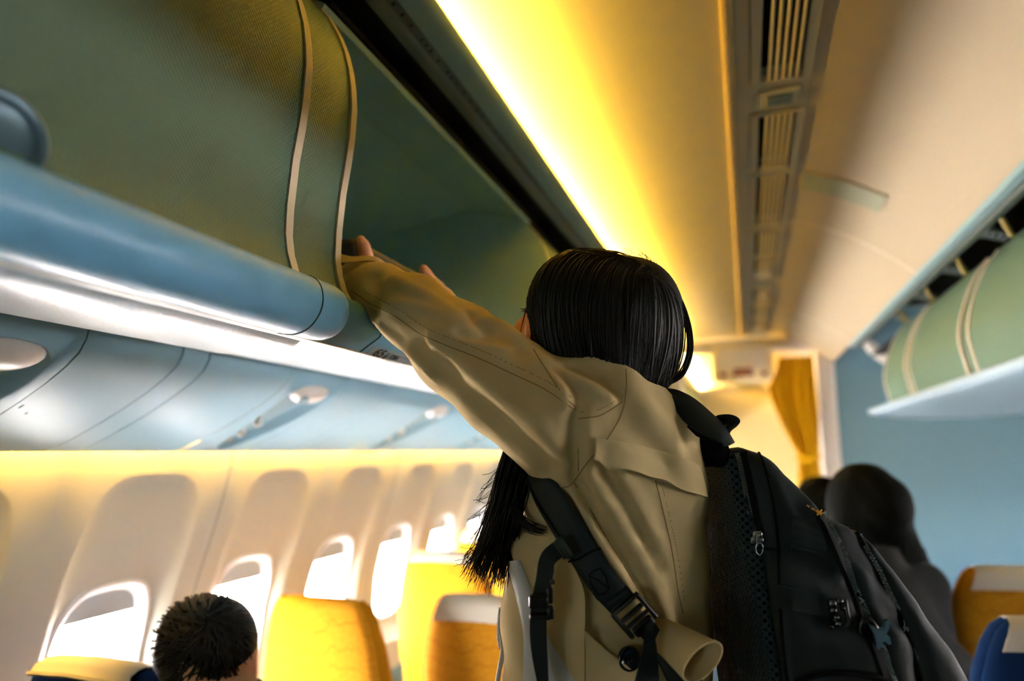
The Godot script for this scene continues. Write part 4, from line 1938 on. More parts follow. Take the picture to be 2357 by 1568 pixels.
func build_woman() -> Field:
	var base := px(1420, 1568, 1.0)
	var t := thing("person", "person in a khaki trench coat reaching up into the open bin", "person", Vector3(base.x, 0, base.z))
	# ---- coat: torso and both sleeves as one surface
	var f := Field.new()
	f.k = 0.035
	# raised near sleeve
	pchain(f, [[818, 648, 1.200, 48], [872, 676, 1.165, 63], [955, 718, 1.115, 76], [1060, 806, 1.055, 98], [1172, 893, 1.005, 108], [1285, 968, 0.975, 122], [1400, 985, 0.975, 124]])
	var n_arm := f.a.size()
	# shoulder, back and front of the torso
	pchain(f, [[1400, 985, 0.975, 118], [1478, 1012, 1.01, 116], [1500, 1120, 1.015, 112], [1503, 1300, 1.01, 115], [1505, 1450, 1.01, 118], [1508, 1620, 1.01, 132]])
	pchain(f, [[1385, 1000, 0.99, 118], [1335, 1130, 1.01, 112], [1300, 1260, 1.01, 112], [1288, 1420, 1.0, 122], [1285, 1620, 1.0, 132]])
	pchain(f, [[1420, 1100, 1.00, 120], [1405, 1300, 0.985, 125], [1400, 1620, 0.985, 140]])
	# far half of the torso and far shoulder
	pchain(f, [[1450, 1000, 1.20, 90], [1440, 1150, 1.16, 130], [1430, 1400, 1.15, 150], [1430, 1620, 1.15, 160]])
	# collar roll on the near shoulder
	pchain(f, [[1325, 868, 0.985, 26], [1365, 856, 0.975, 30], [1415, 872, 0.97, 34]])
	# far sleeve reaching in behind the head
	pchain(f, [[1440, 1000, 1.22, 85], [1300, 930, 1.30, 72], [1120, 805, 1.36, 56], [1040, 738, 1.37, 46]])
	# skirt of the coat below the picture
	var w0 := px(1395, 1620, 1.06)
	f.cap(w0, Vector3(w0.x + 0.01, 0.80, w0.z - 0.02), 0.135, 0.17)
	f.cap(Vector3(w0.x + 0.01, 0.80, w0.z - 0.02), Vector3(w0.x + 0.01, 0.58, w0.z - 0.02), 0.17, 0.175)
	torso = Field.new()
	torso.k = f.k
	for i in range(n_arm, f.a.size()):
		torso.cap(f.a[i], f.a[i] + f.ba[i], f.r1[i], f.r2[i])
	torso.seal()
	f.seal()
	# folds: ridges and hollows across the cloth
	var ridges := [
		[[[905, 640], [985, 680], [1060, 735]], 0.004, 0.010], [[[900, 700], [960, 705], [1030, 735], [1090, 770]], 0.0035, 0.008],
		[[[1000, 760], [1080, 790], [1170, 800]], 0.004, 0.012], [[[1060, 770], [1150, 790], [1210, 820]], -0.004, 0.010],
		[[[880, 755], [930, 800], [990, 860]], 0.004, 0.009], [[[960, 800], [1060, 880], [1160, 970], [1270, 1070]], -0.008, 0.016],
		[[[990, 790], [1120, 880], [1240, 980], [1310, 1070]], 0.005, 0.013], [[[1060, 870], [1170, 960], [1260, 1050], [1300, 1100]], 0.004, 0.010],
		[[[1325, 960], [1328, 1020], [1330, 1085]], -0.009, 0.012], [[[1340, 960], [1345, 1030], [1340, 1080]], 0.005, 0.012],
		[[[1250, 830], [1290, 890], [1318, 940]], 0.005, 0.012], [[[1270, 850], [1320, 900], [1330, 940]], -0.005, 0.010],
		[[[1310, 845], [1360, 860], [1420, 900]], -0.007, 0.009], [[[1300, 858], [1350, 885], [1400, 915]], 0.004, 0.010],
		[[[1340, 1130], [1400, 1230], [1470, 1340], [1510, 1430]], -0.008, 0.010], [[[1325, 1140], [1375, 1230], [1440, 1340], [1490, 1430]], 0.006, 0.010],
		[[[1365, 1090], [1430, 1200], [1500, 1320], [1530, 1420]], 0.006, 0.012], [[[1390, 1090], [1455, 1200], [1515, 1310]], -0.006, 0.011],
		[[[1310, 1150], [1350, 1240], [1400, 1320], [1460, 1420]], -0.005, 0.008], [[[1430, 1090], [1480, 1180], [1520, 1260]], 0.004, 0.012],
		[[[1500, 960], [1540, 1010], [1570, 1080]], 0.005, 0.018], [[[1440, 960], [1480, 1020], [1530, 1070]], -0.004, 0.018],
		[[[1185, 1160], [1215, 1210], [1240, 1240]], -0.005, 0.010], [[[1200, 1130], [1225, 1180], [1255, 1210]], 0.006, 0.012],
		[[[1190, 1260], [1215, 1330], [1235, 1400]], 0.006, 0.014], [[[1345, 1330], [1350, 1440], [1350, 1568]], 0.006, 0.009],
		[[[1362, 1340], [1370, 1440], [1372, 1568]], -0.009, 0.010], [[[1375, 1470], [1430, 1520], [1480, 1575]], 0.008, 0.012],
		[[[830, 700], [850, 715], [862, 735]], 0.006, 0.008], [[[860, 640], [870, 680], [860, 715]], -0.006, 0.010],
		[[[1110, 740], [1150, 745], [1190, 775]], 0.005, 0.012], [[[1090, 730], [1120, 760], [1180, 790]], -0.005, 0.009]]
	var lines := []
	for r in ridges:
		lines.append(line_on(f, v2s(r[0]), 3))
	for i in ridges.size():
		f.fold(lines[i], ridges[i][1] * 2.3 + i * 1e-7, ridges[i][2])
	f.noise = FastNoiseLite.new()
	f.noise.seed = 3
	f.noise.frequency = 14.0
	f.noise.fractal_octaves = 2
	f.namp = 0.0022
	var b := MB.new()
	f.mesh_into(b, 0.0052)
	var coat := wpart(t, "coat", b, M.coat, "khaki cotton trench coat")
	# ---- seams, stitching, flap and placket
	var seam_lines := [
		[[808, 668], [850, 697], [904, 725], [965, 767], [1019, 792], [1099, 824], [1162, 853], [1255, 897], [1310, 935], [1326, 945]],
		[[1440, 850], [1441, 900], [1428, 958], [1392, 1018], [1362, 1052], [1333, 1092], [1312, 1117], [1295, 1122]],
		[[1325, 965], [1352, 962], [1385, 955], [1432, 925]],
		[[1508, 1106], [1517, 1140], [1531, 1200], [1548, 1280], [1560, 1360], [1572, 1412]],
		[[1228, 805], [1262, 860], [1300, 915], [1326, 945], [1330, 1010], [1332, 1085]],
		[[1322, 1112], [1345, 1150], [1390, 1230], [1440, 1310], [1480, 1380]]]
	for s in seam_lines:
		b = MB.new()
		b.tube(line_on(f, v2s(s), 6, 0.0008), [0.0006], 5)
		wpart(coat, "seam", b, M.coat_thread)
	var stitch_lines := [
		[[840, 672], [912, 710], [972, 750], [1026, 775], [1106, 806], [1170, 836], [1262, 880], [1318, 918]],
		[[1330, 950], [1355, 948], [1385, 941], [1430, 912]], [[1375, 1032], [1425, 1054], [1505, 1082], [1565, 1105], [1606, 1122]],
		[[1521, 1112], [1530, 1145], [1544, 1205], [1560, 1285], [1572, 1365], [1582, 1412]], [[1336, 1342], [1335, 1440], [1334, 1568]]]
	for s in stitch_lines:
		wpart(coat, "stitching", stitches(f, v2s(s), 0.0042, 0.0010), M.coat_thread)
	b = skin(f, v2s([[1370, 1010], [1430, 1020], [1510, 1035], [1570, 1055], [1605, 1075]]), v2s([[1362, 1048], [1420, 1071], [1500, 1099], [1560, 1121], [1610, 1141]]), 8, 12, 0.011, 0.004, 0.0, 0.0)
	wpart(coat, "storm_flap", b, M.coat)
	b = skin(f, v2s([[1248, 1180], [1240, 1260], [1225, 1350], [1240, 1430], [1285, 1500], [1335, 1575]]), v2s([[1262, 1180], [1300, 1260], [1340, 1340], [1346, 1430], [1346, 1500], [1346, 1575]]), 6, 10, 0.005, 0.004)
	wpart(coat, "front_placket", b, M.coat)
	b = skin(torso, v2s([[1348, 1440], [1400, 1490], [1450, 1535], [1495, 1585]]), v2s([[1352, 1600], [1390, 1600], [1430, 1600], [1470, 1600]]), 5, 8, 0.012, 0.004)
	wpart(coat, "under_flap", b, M.coat)
	# far front edge of the open coat
	b = ribbon([[1188, 1250, 1.04], [1165, 1330, 1.04], [1152, 1420, 1.03], [1165, 1500, 1.03], [1190, 1580, 1.03]], [[1200, 1250, 1.0], [1205, 1330, 0.99], [1208, 1420, 0.985], [1212, 1500, 0.985], [1225, 1580, 0.985]], 5, 6, 0.004, 0.01)
	wpart(coat, "far_front", b, M.coat)
	# waist tab: a short open tunnel of cloth, its mouth towards the pack
	var rows := []
	var ax := (px(1618, 1525, 0.835) - px(1512, 1452, 0.92)).normalized()
	var hv := (cam_u * 0.83 + cam_r * 0.55)
	hv = (hv - ax * hv.dot(ax)).normalized()
	var dv := ax.cross(hv)
	for i in 9:
		var s := i / 8.0
		var r := PackedVector3Array()
		var c := px(1512, 1452, 0.92).lerp(px(1618, 1525, 0.835), s)
		for j in 29:
			var a := TAU * j / 28.0
			r.append(c + hv * (cos(a) * lerpf(0.020, 0.031, s)) + dv * (sin(a) * lerpf(0.012, 0.022, s)) + ax * (0.010 * s * cos(a)))
		rows.append(r)
	b = MB.new()
	b.slab(rows, 0.002)
	wpart(coat, "waist_tab", b, M.coat_edge, "rolled khaki waist tab")
	# cuff strap with loops
	var k2 := 1.175
	b = ribbon([[786, 588, k2], [812, 594, k2 - 0.01], [842, 592, k2 - 0.012], [868, 596, k2 - 0.01], [890, 612, k2]], [[786, 606, k2 - 0.02], [812, 606, k2 - 0.025], [842, 603, k2 - 0.025], [866, 606, k2 - 0.02], [886, 620, k2 - 0.01]], 5, 4, 0.003)
	wpart(coat, "cuff_strap", b, M.coat_edge)
	b = ribbon([[786, 624, k2 - 0.03], [802, 614, k2 - 0.03], [822, 604, k2 - 0.03]], [[786, 640, k2 - 0.03], [806, 626, k2 - 0.03], [828, 612, k2 - 0.03]], 4, 3, 0.003)
	wpart(coat, "cuff_strap", b, M.coat_edge)
	# small strap loop on the upper sleeve edge
	b = MB.new()
	b.tube([px(985, 660, 1.1), px(1002, 652, 1.1), px(1020, 668, 1.09), px(1012, 676, 1.09), px(998, 668, 1.095)], [0.003], 6)
	wpart(coat, "sleeve_loop", b, M.coat_edge)
	# button
	var h := fhit(f, 1445, 1515)
	var n: Vector3 = (h[1] * 0.6 - cam_f * 0.4).normalized()
	var xx := n.cross(cam_u).normalized()
	var tb := Transform3D(Basis(xx, n, xx.cross(n)), h[0] + n * 0.002)
	b = MB.new()
	b.lathe([Vector2(0.0, 0.0026), Vector2(0.0085, 0.0026), Vector2(0.0105, 0.0034), Vector2(0.0135, 0.0052), Vector2(0.0155, 0.0046), Vector2(0.0162, 0.0025), Vector2(0.0155, 0.0)], 36, tb)
	var bt := wpart(coat, "button", b, M.button, "large dark glossy four-hole button")
	for q in [[0.0028, 0.0028], [-0.0028, 0.0028], [0.0028, -0.0028], [-0.0028, -0.0028]]:
		b = MB.new()
		b.lathe([Vector2(0.0, 0.0030), Vector2(0.0017, 0.0030), Vector2(0.0019, 0.0024)], 10, Transform3D(tb.basis, tb * Vector3(q[0], 0, q[1])))
		var o := MeshInstance3D.new()
		o.name = "hole"
		for i in b.v.size():
			b.v[i] -= t.position
		o.mesh = b.mesh()
		o.set_surface_override_material(0, M.hole)
		bt.add_child(o, true)
	# ---- white shirt in the open front
	b = skin(f, v2s([[1168, 1290], [1185, 1350], [1204, 1430], [1208, 1500], [1206, 1580]]), v2s([[1200, 1290], [1222, 1350], [1252, 1430], [1290, 1500], [1335, 1580]]), 6, 9, 0.003, 0.003, 0.004)
	wpart(t, "shirt", b, M.shirt, "white shirt in the open front of the coat")
	b = MB.new()
	var cordp := smooth2([px(1152, 1400, 1.0), px(1150, 1450, 1.0), px(1158, 1490, 0.995), px(1150, 1540, 0.99), px(1142, 1590, 0.99)], 5)
	b.tube(cordp, [0.0035], 7)
	b.tube([px(1148, 1430, 1.0), px(1147, 1470, 1.0), px(1150, 1495, 1.0)], [0.0028, 0.0028, 0.001], 6)
	wpart(t, "drawstring", b, M.cord, "thin white drawstring")
	# ---- body: head, neck, arms, hands, legs as one figure
	b = MB.new()
	var body := Field.new()
	body.k = 0.03
	pchain(body, [[1440, 960, 1.08, 62], [1400, 860, 1.07, 62], [1385, 780, 1.06, 70]])
	pchain(body, [[1440, 1000, 1.08, 90], [1420, 1250, 1.08, 105], [1420, 1620, 1.08, 120]])
	pchain(body, [[1400, 985, 0.985, 60], [1172, 893, 1.01, 48], [955, 718, 1.115, 40], [860, 660, 1.19, 32]])
	pchain(body, [[1440, 1000, 1.21, 60], [1300, 930, 1.29, 45], [1120, 805, 1.35, 36], [1016, 702, 1.37, 28]])
	var hip := Vector3(w0.x + 0.01, 0.88, w0.z - 0.02)
	for s in [-1.0, 1.0]:
		var hp := hip + Vector3(0.02 * s, 0, 0.09 * s)
		body.chain([hip + Vector3(0, 0.05, 0), hp, Vector3(hp.x + 0.01, 0.48, hp.z), Vector3(hp.x + 0.03, 0.10, hp.z), Vector3(hp.x - 0.02, 0.05, hp.z)], [0.12, 0.085, 0.055, 0.038, 0.035])
	body.mesh_into(b, 0.012)
	# head and face turned to the left and away
	var hd := Field.new()
	hd.k = 0.02
	pchain(hd, [[1385, 705, 1.055, 108], [1330, 700, 1.06, 104]])
	pchain(hd, [[1325, 740, 1.065, 84], [1288, 770, 1.07, 70]])
	pchain(hd, [[1290, 790, 1.07, 58], [1245, 832, 1.075, 34]])
	pchain(hd, [[1262, 745, 1.058, 47], [1255, 780, 1.062, 44]])
	pchain(hd, [[1256, 700, 1.08, 34], [1285, 680, 1.08, 50]])
	var nose := Field.new()
	pchain(hd, [[1222, 728, 1.093, 9], [1203, 752, 1.098, 10], [1190, 766, 1.098, 11]])
	pchain(hd, [[1204, 776, 1.092, 8], [1214, 774, 1.086, 8]])
	pchain(hd, [[1212, 800, 1.092, 9], [1232, 806, 1.080, 8]])
	pchain(hd, [[1218, 816, 1.09, 9], [1234, 818, 1.080, 8]])
	hd.mesh_into(b, 0.0042)
	# hands
	var pal := px(836, 612, 1.225)
	var wr := px(862, 656, 1.19)
	var up := (cam_u * 0.95 - cam_r * 0.25).normalized()
	var acr := (cam_f * 0.75 + cam_r * 0.3).normalized()
	acr = (acr - up * acr.dot(up)).normalized()
	var nr := up.cross(acr)
	var hf := Field.new()
	hf.k = 0.005
	hf.cap(px(870, 672, 1.19), px(850, 650, 1.215), 0.026, 0.026)
	for i in 4:
		var s := (i - 1.5) * 0.019
		hf.cap(px(850, 650, 1.215) + acr * s * 0.8, px(842, 626, 1.222) + acr * s, 0.0135, 0.012)
	# the index finger shows above the cuff; the others close over the far edge of the case
	hf.chain([px(842, 622, 1.205), px(842, 590, 1.20), px(836, 568, 1.20), px(830, 554, 1.20)], [0.0125, 0.0122, 0.0118, 0.0095])
	for i in range(1, 4):
		var p0 := px(842, 626, 1.222) + acr * ((i - 1.5) * 0.019 + 0.014)
		var p1 := p0 + up * 0.012 + cam_f * 0.012
		var p2 := p1 + cam_f * 0.022 - up * 0.002
		var p3 := p2 + cam_f * 0.014 - up * 0.012
		hf.chain([p0, p1, p2, p3], [0.0105, 0.0095, 0.0085, 0.007])
	var th0 := px(866, 660, 1.22)
	hf.chain([th0, th0 + up * 0.012 + cam_f * 0.03, th0 + up * 0.02 + cam_f * 0.052, th0 + up * 0.022 + cam_f * 0.064], [0.015, 0.0115, 0.0095, 0.0075])
	hf.mesh_into(b, 0.0035)
	var h2 := Field.new()
	h2.k = 0.008
	var q0 := px(1016, 690, 1.37)
	var up2 := (cam_u * 0.88 - cam_r * 0.42).normalized()
	var ac2 := (cam_f * 0.9 + cam_r * 0.2).normalized()
	ac2 = (ac2 - up2 * ac2.dot(up2)).normalized()
	h2.cap(px(1035, 715, 1.37), q0, 0.026, 0.027)
	for i in 4:
		var s := (i - 1.5) * 0.019
		var a0 := q0 + ac2 * s
		h2.cap(q0 - up2 * 0.03 + ac2 * s * 0.7, a0 + up2 * 0.01, 0.0135, 0.012)
		if i == 0:
			h2.chain([a0 + up2 * 0.01, px(994, 653, 1.345), px(982, 634, 1.343), px(975, 620, 1.342)], [0.0125, 0.0118, 0.0108, 0.009])
		else:
			var ll: float = [0, 0.030, 0.026, 0.02][i]
			var b1 := a0 + up2 * (0.01 + ll)
			h2.chain([a0 + up2 * 0.01, b1, b1 - cam_r * 0.022 + up2 * 0.006, b1 - cam_r * 0.032 - up2 * 0.01], [0.0108, 0.0095, 0.0085, 0.007])
	var tq := q0 - up2 * 0.015 - ac2 * 0.03
	h2.chain([tq, tq - cam_r * 0.03 + up2 * 0.005, tq - cam_r * 0.052 + up2 * 0.006], [0.015, 0.0115, 0.009])
	h2.mesh_into(b, 0.0035)
	var bo := wpart(t, "body", b, M.skin)
	for q in [[831, 560, 1.19, 0.0055], [977, 626, 1.332, 0.0058]]:
		b = MB.new()
		var at := px(q[0], q[1], q[2])
		b.lathe([Vector2(0.0, 0.0014), Vector2(q[3] * 0.8, 0.0010), Vector2(q[3], -0.001)], 14, Transform3D(Basis(cam_r, -cam_f, -cam_u).scaled(Vector3(1, 1, 1)), at))
		wpart(bo, "fingernail", b, M.nail)
	# eye and lashes
	b = MB.new()
	var ec := px(1219, 716, 1.077)
	b.tube([ec - cam_u * 0.003, ec, ec + cam_u * 0.003], [0.004, 0.0062, 0.004], 10)
	wpart(bo, "eye", b, M.eye_white)
	b = MB.new()
	b.tube([px(1214, 719, 1.074), px(1211, 717, 1.074), px(1209, 714, 1.074)], [0.002, 0.0035, 0.002], 8)
	wpart(bo, "iris", b, M.eye_iris)
	b = MB.new()
	b.tube([px(1224, 708, 1.072), px(1214, 710, 1.072), px(1204, 712, 1.074), px(1196, 710, 1.076)], [0.0008, 0.0014, 0.0012, 0.0003], 5)
	b.tube([px(1216, 712, 1.072), px(1206, 716, 1.074), px(1199, 717, 1.076)], [0.001, 0.0009, 0.0002], 5)
	b.tube([px(1232, 690, 1.066), px(1222, 684, 1.07), px(1212, 686, 1.078)], [0.002, 0.0022, 0.001], 5)
	wpart(bo, "lashes", b, M.hair)
	# ---- hair
	var hm := Field.new()
	hm.k = 0.03
	pchain(hm, [[1352, 708, 1.045, 126], [1440, 714, 1.035, 124]])
	pchain(hm, [[1342, 705, 1.04, 102], [1338, 800, 1.035, 94], [1338, 870, 1.04, 88]])
	pchain(hm, [[1400, 730, 1.02, 110], [1400, 850, 1.02, 100]])
	pchain(hm, [[1468, 735, 1.03, 88], [1480, 820, 1.025, 66], [1490, 850, 1.025, 50]])
	hm.noise = FastNoiseLite.new()
	hm.noise.frequency = 9.0
	hm.namp = 0.003
	b = MB.new()
	hm.mesh_into(b, 0.006)
	var hair := wpart(t, "hair", b, M.hair, "long straight black hair")
	var rng := RandomNumberGenerator.new()
	rng.seed = 11
	var mbs := [MB.new(), MB.new()]
	for i in 640:
		var s := (i + rng.randf()) / 640.0
		var thick := i % 4 == 0
		var j := Vector2(rng.randfn(0, 7), rng.randfn(0, 7))
		var p0 := Vector2(1488, 640) + j
		var p1 := Vector2(lerpf(1265, 1540, s), lerpf(498, 640, pow(s, 1.5))) + j * 0.7
		var p2 := Vector2(lerpf(1150, 1600, s), lerpf(612, 730, s)) + Vector2(rng.randfn(0, 6), rng.randfn(0, 6))
		var p3 := Vector2(lerpf(1242, 1540, pow(s, 0.92)), lerpf(850, 880, s)) + Vector2(rng.randfn(0, 12), rng.randfn(0, 12))
		var pts := []
		var rr := []
		var start := rng.randf() * 0.25
		var lift := rng.randf_range(0.0008, 0.0030)
		var r0 := rng.randf_range(0.0028, 0.0045) if thick else rng.randf_range(0.0008, 0.0016)
		for q in 15:
			var u := lerpf(start, 1.0, q / 14.0)
			var w := 1.0 - u
			var p := p0 * w * w * w + p1 * 3.0 * w * w * u + p2 * 3.0 * w * u * u + p3 * u * u * u
			var h0 := fhit(hm, p.x, p.y)
			pts.append(h0[0] + h0[1] * lift)
			rr.append(r0 * (0.35 + 0.65 * sin(PI * clampf(q / 14.0, 0.06, 0.94))))
		mbs[0 if (thick or rng.randf() < 0.62) else 1].tube(pts, rr, 5, 0.55, cam_f)
	wpart(hair, "strands", mbs[0], M.hair)
	wpart(hair, "strands", mbs[1], M.hair)
	# loose lock curling out at the back, stray hairs
	var lock := MB.new()
	for i in 110:
		var o := rng.randfn(0, 1.0)
		var e := rng.randfn(0, 1.0)
		var wide := rng.randf()
		var kk := 1.02 + rng.randfn(0, 0.008)
		var pts := []
		var keys := [[1488, 642], [1530, 655 - 8 * wide], [1562 - 22 * wide, 700], [1580 - 42 * wide, 760], [1572 - 50 * wide, 830], [1548 - 40 * wide, 872], [1508, 892]]
		if i < 60:
			keys = [[1494, 640], [1536, 652], [1568, 700], [1587, 765], [1586, 820], [1563, 866], [1512, 891]]
		for q in keys:
			pts.append(px(q[0] + o * 3.0, q[1] + e * 3.0, kk))
		lock.tube(smooth2(pts, 4), [0.0011], 4, 0.6)
	var stray := MB.new()
	for i in 26:
		var a := rng.randf_range(0.2, 1.35)
		var c := Vector2(1405, 720)
		var r0 := rng.randf_range(138, 150)
		var pts := []
		for q in 5:
			var an := a + q * 0.05 * rng.randf_range(0.6, 1.2)
			pts.append(px(c.x + cos(an) * (r0 + q * 3.0) * 1.05, c.y - sin(an) * (r0 + q * 1.5), 1.03))
		stray.tube(pts, [0.0004], 3)
	for q in [[[1230, 640], [1218, 690], [1204, 740], [1196, 780]], [[1228, 650], [1214, 700], [1202, 745], [1198, 765]], [[1226, 660], [1222, 700], [1219, 730]], [[1238, 640], [1228, 700], [1230, 760], [1222, 810]], [[1234, 690], [1232, 760], [1216, 812]]]:
		var pts := []
		for p in q:
			pts.append(px(p[0], p[1], 1.062))
		stray.tube(smooth2(pts, 4), [0.0013, 0.0013, 0.0013, 0.0012, 0.0012, 0.001, 0.001, 0.0008, 0.0006, 0.0004], 4)
	wpart(hair, "loose_lock", lock, M.hair)
	wpart(hair, "stray_hairs", stray, M.hair).set_meta("kind", "stuff")
	# long hair hanging in front of the chest
	var tail := MB.new()
	for i in 560:
		var s := rng.randf()
		var g := rng.randfn(0, 1.0)
		var k0 := 1.0 + rng.randfn(0, 0.012)
		var x0 := lerpf(1172, 1240, s) + g * 3
		var end := Vector2(lerpf(1072, 1178, s) + rng.randfn(0, 10), lerpf(1322, 1345, s) + rng.randfn(0, 16) - absf(s - 0.5) * 18)
		if i % 3 == 0:
			end = end.lerp(Vector2(x0 - 70, 1200), rng.randf() * 0.8)
		var mid1 := Vector2(lerpf(1140, 1215, s) + g * 4, 1120 + rng.randfn(0, 8))
		var mid2 := Vector2(lerpf(1118, 1188, s) + rng.randfn(0, 6), 1225 + rng.randfn(0, 10))
		if mid2.y > end.y - 30:
			mid2 = mid1.lerp(end, 0.55)
		var p := [px(x0, 1010, k0), px(mid1.x, mid1.y, k0 - 0.015), px(mid2.x, mid2.y, k0 - 0.02), px(end.x, end.y, k0 - 0.01)]
		var sp := smooth2(p, 5)
		var rr := []
		for q in sp.size():
			rr.append(lerpf(0.0014, 0.00035, pow(float(q) / (sp.size() - 1), 2.0)))
		tail.tube(sp, rr, 4, 0.7)
	for i in 45:
		var g := rng.randfn(0, 1.0)
		var e := rng.randfn(0, 1.0)
		var sp := smooth2([px(1190 + g * 6, 1050, 0.985), px(1182 + g * 8, 1130 + e * 8, 0.965), px(1190 + g * 6, 1185 + e * 8, 0.95), px(1222, 1212 + e * 7, 0.93), px(1240 + rng.randf() * 24, 1222 + e * 5, 0.925)], 4)
		var rr := []
		for q in sp.size():
			rr.append(lerpf(0.0011, 0.0003, float(q) / (sp.size() - 1)))
		tail.tube(sp, rr, 4, 0.7)
	for i in 40:
		var y := rng.randf_range(1080, 1300)
		var x := 1150 - (y - 1080) * 0.28
		tail.tube(smooth2([px(x + 20, y - 30, 1.0), px(x - rng.randf_range(5, 25), y, 0.99), px(x - rng.randf_range(15, 50), y + rng.randf_range(-10, 40), 0.985)], 3), [0.0004], 3)
	wpart(hair, "hanging_lock", tail, M.hair, "loose tail of black hair over the chest")
	# ---- trousers and shoes below the picture
	var tr := Field.new()
	tr.k = 0.03
	for s in [-1.0, 1.0]:
		var hp := hip + Vector3(0.02 * s, 0, 0.09 * s)
		tr.chain([hip, hp, Vector3(hp.x + 0.01, 0.48, hp.z), Vector3(hp.x + 0.03, 0.11, hp.z)], [0.135, 0.098, 0.07, 0.06])
	b = MB.new()
	tr.mesh_into(b, 0.014)
	wpart(t, "trousers", b, M.trousers)
	for s in [-1.0, 1.0]:
		var hp := hip + Vector3(0.02 * s, 0, 0.09 * s)
		var sh := Field.new()
		sh.k = 0.02
		sh.chain([Vector3(hp.x + 0.05, 0.042, hp.z), Vector3(hp.x - 0.06, 0.042, hp.z), Vector3(hp.x - 0.15, 0.034, hp.z)], [0.040, 0.042, 0.032])
		sh.cap(Vector3(hp.x + 0.03, 0.05, hp.z), Vector3(hp.x + 0.03, 0.12, hp.z), 0.04, 0.045)
		b = MB.new()
		sh.mesh_into(b, 0.01)
		wpart(t, "shoe", b, M.shoe)
	# ---- dark flat case she is handling in the bin
	var ct := thing("case", "flat black case lying in the open bin under the hands", "case", Vector3(-0.83, 0.252 + EYE, -1.21))
	b = MB.new()
	b.rbox(Vector3(-0.84, 0.311 + EYE, -1.21), Vector3(0.43, 0.118, 0.44), 0.015)
	wpart(ct, "shell", b, M.case_dark)
	b = MB.new()
	b.tube([Vector3(-0.627, 0.311 + EYE, -1.02), Vector3(-0.627, 0.311 + EYE, -1.40)], [0.003], 6)
	wpart(ct, "zip", b, M.zip_teeth)
	return f

# ------------------------------------------------------------------ backpack
var pk_o: Vector3
var pk_u: Vector3
var pk_v: Vector3
var pk_w: Vector3

func pk2(x: float, y: float) -> Vector2:
	# picture point carried onto the near side plane of the pack
	var d := ray(x, y)
	var t := (pk_o - eye_pt).dot(pk_w) / d.dot(pk_w)
	var p := eye_pt + d * t - pk_o
	return Vector2(p.dot(pk_u), p.dot(pk_v))

func pk_slab(pts: Array, off: float, hw: float, r: float) -> Slab:
	var s := Slab.new()
	s.o = pk_o + pk_w * off
	s.u = pk_u
	s.v = pk_v
	s.w = pk_w
	s.hw = hw
	s.r = r
	for p in pts:
		s.pts.append(pk2(p[0], p[1]))
	s.done()
	return s

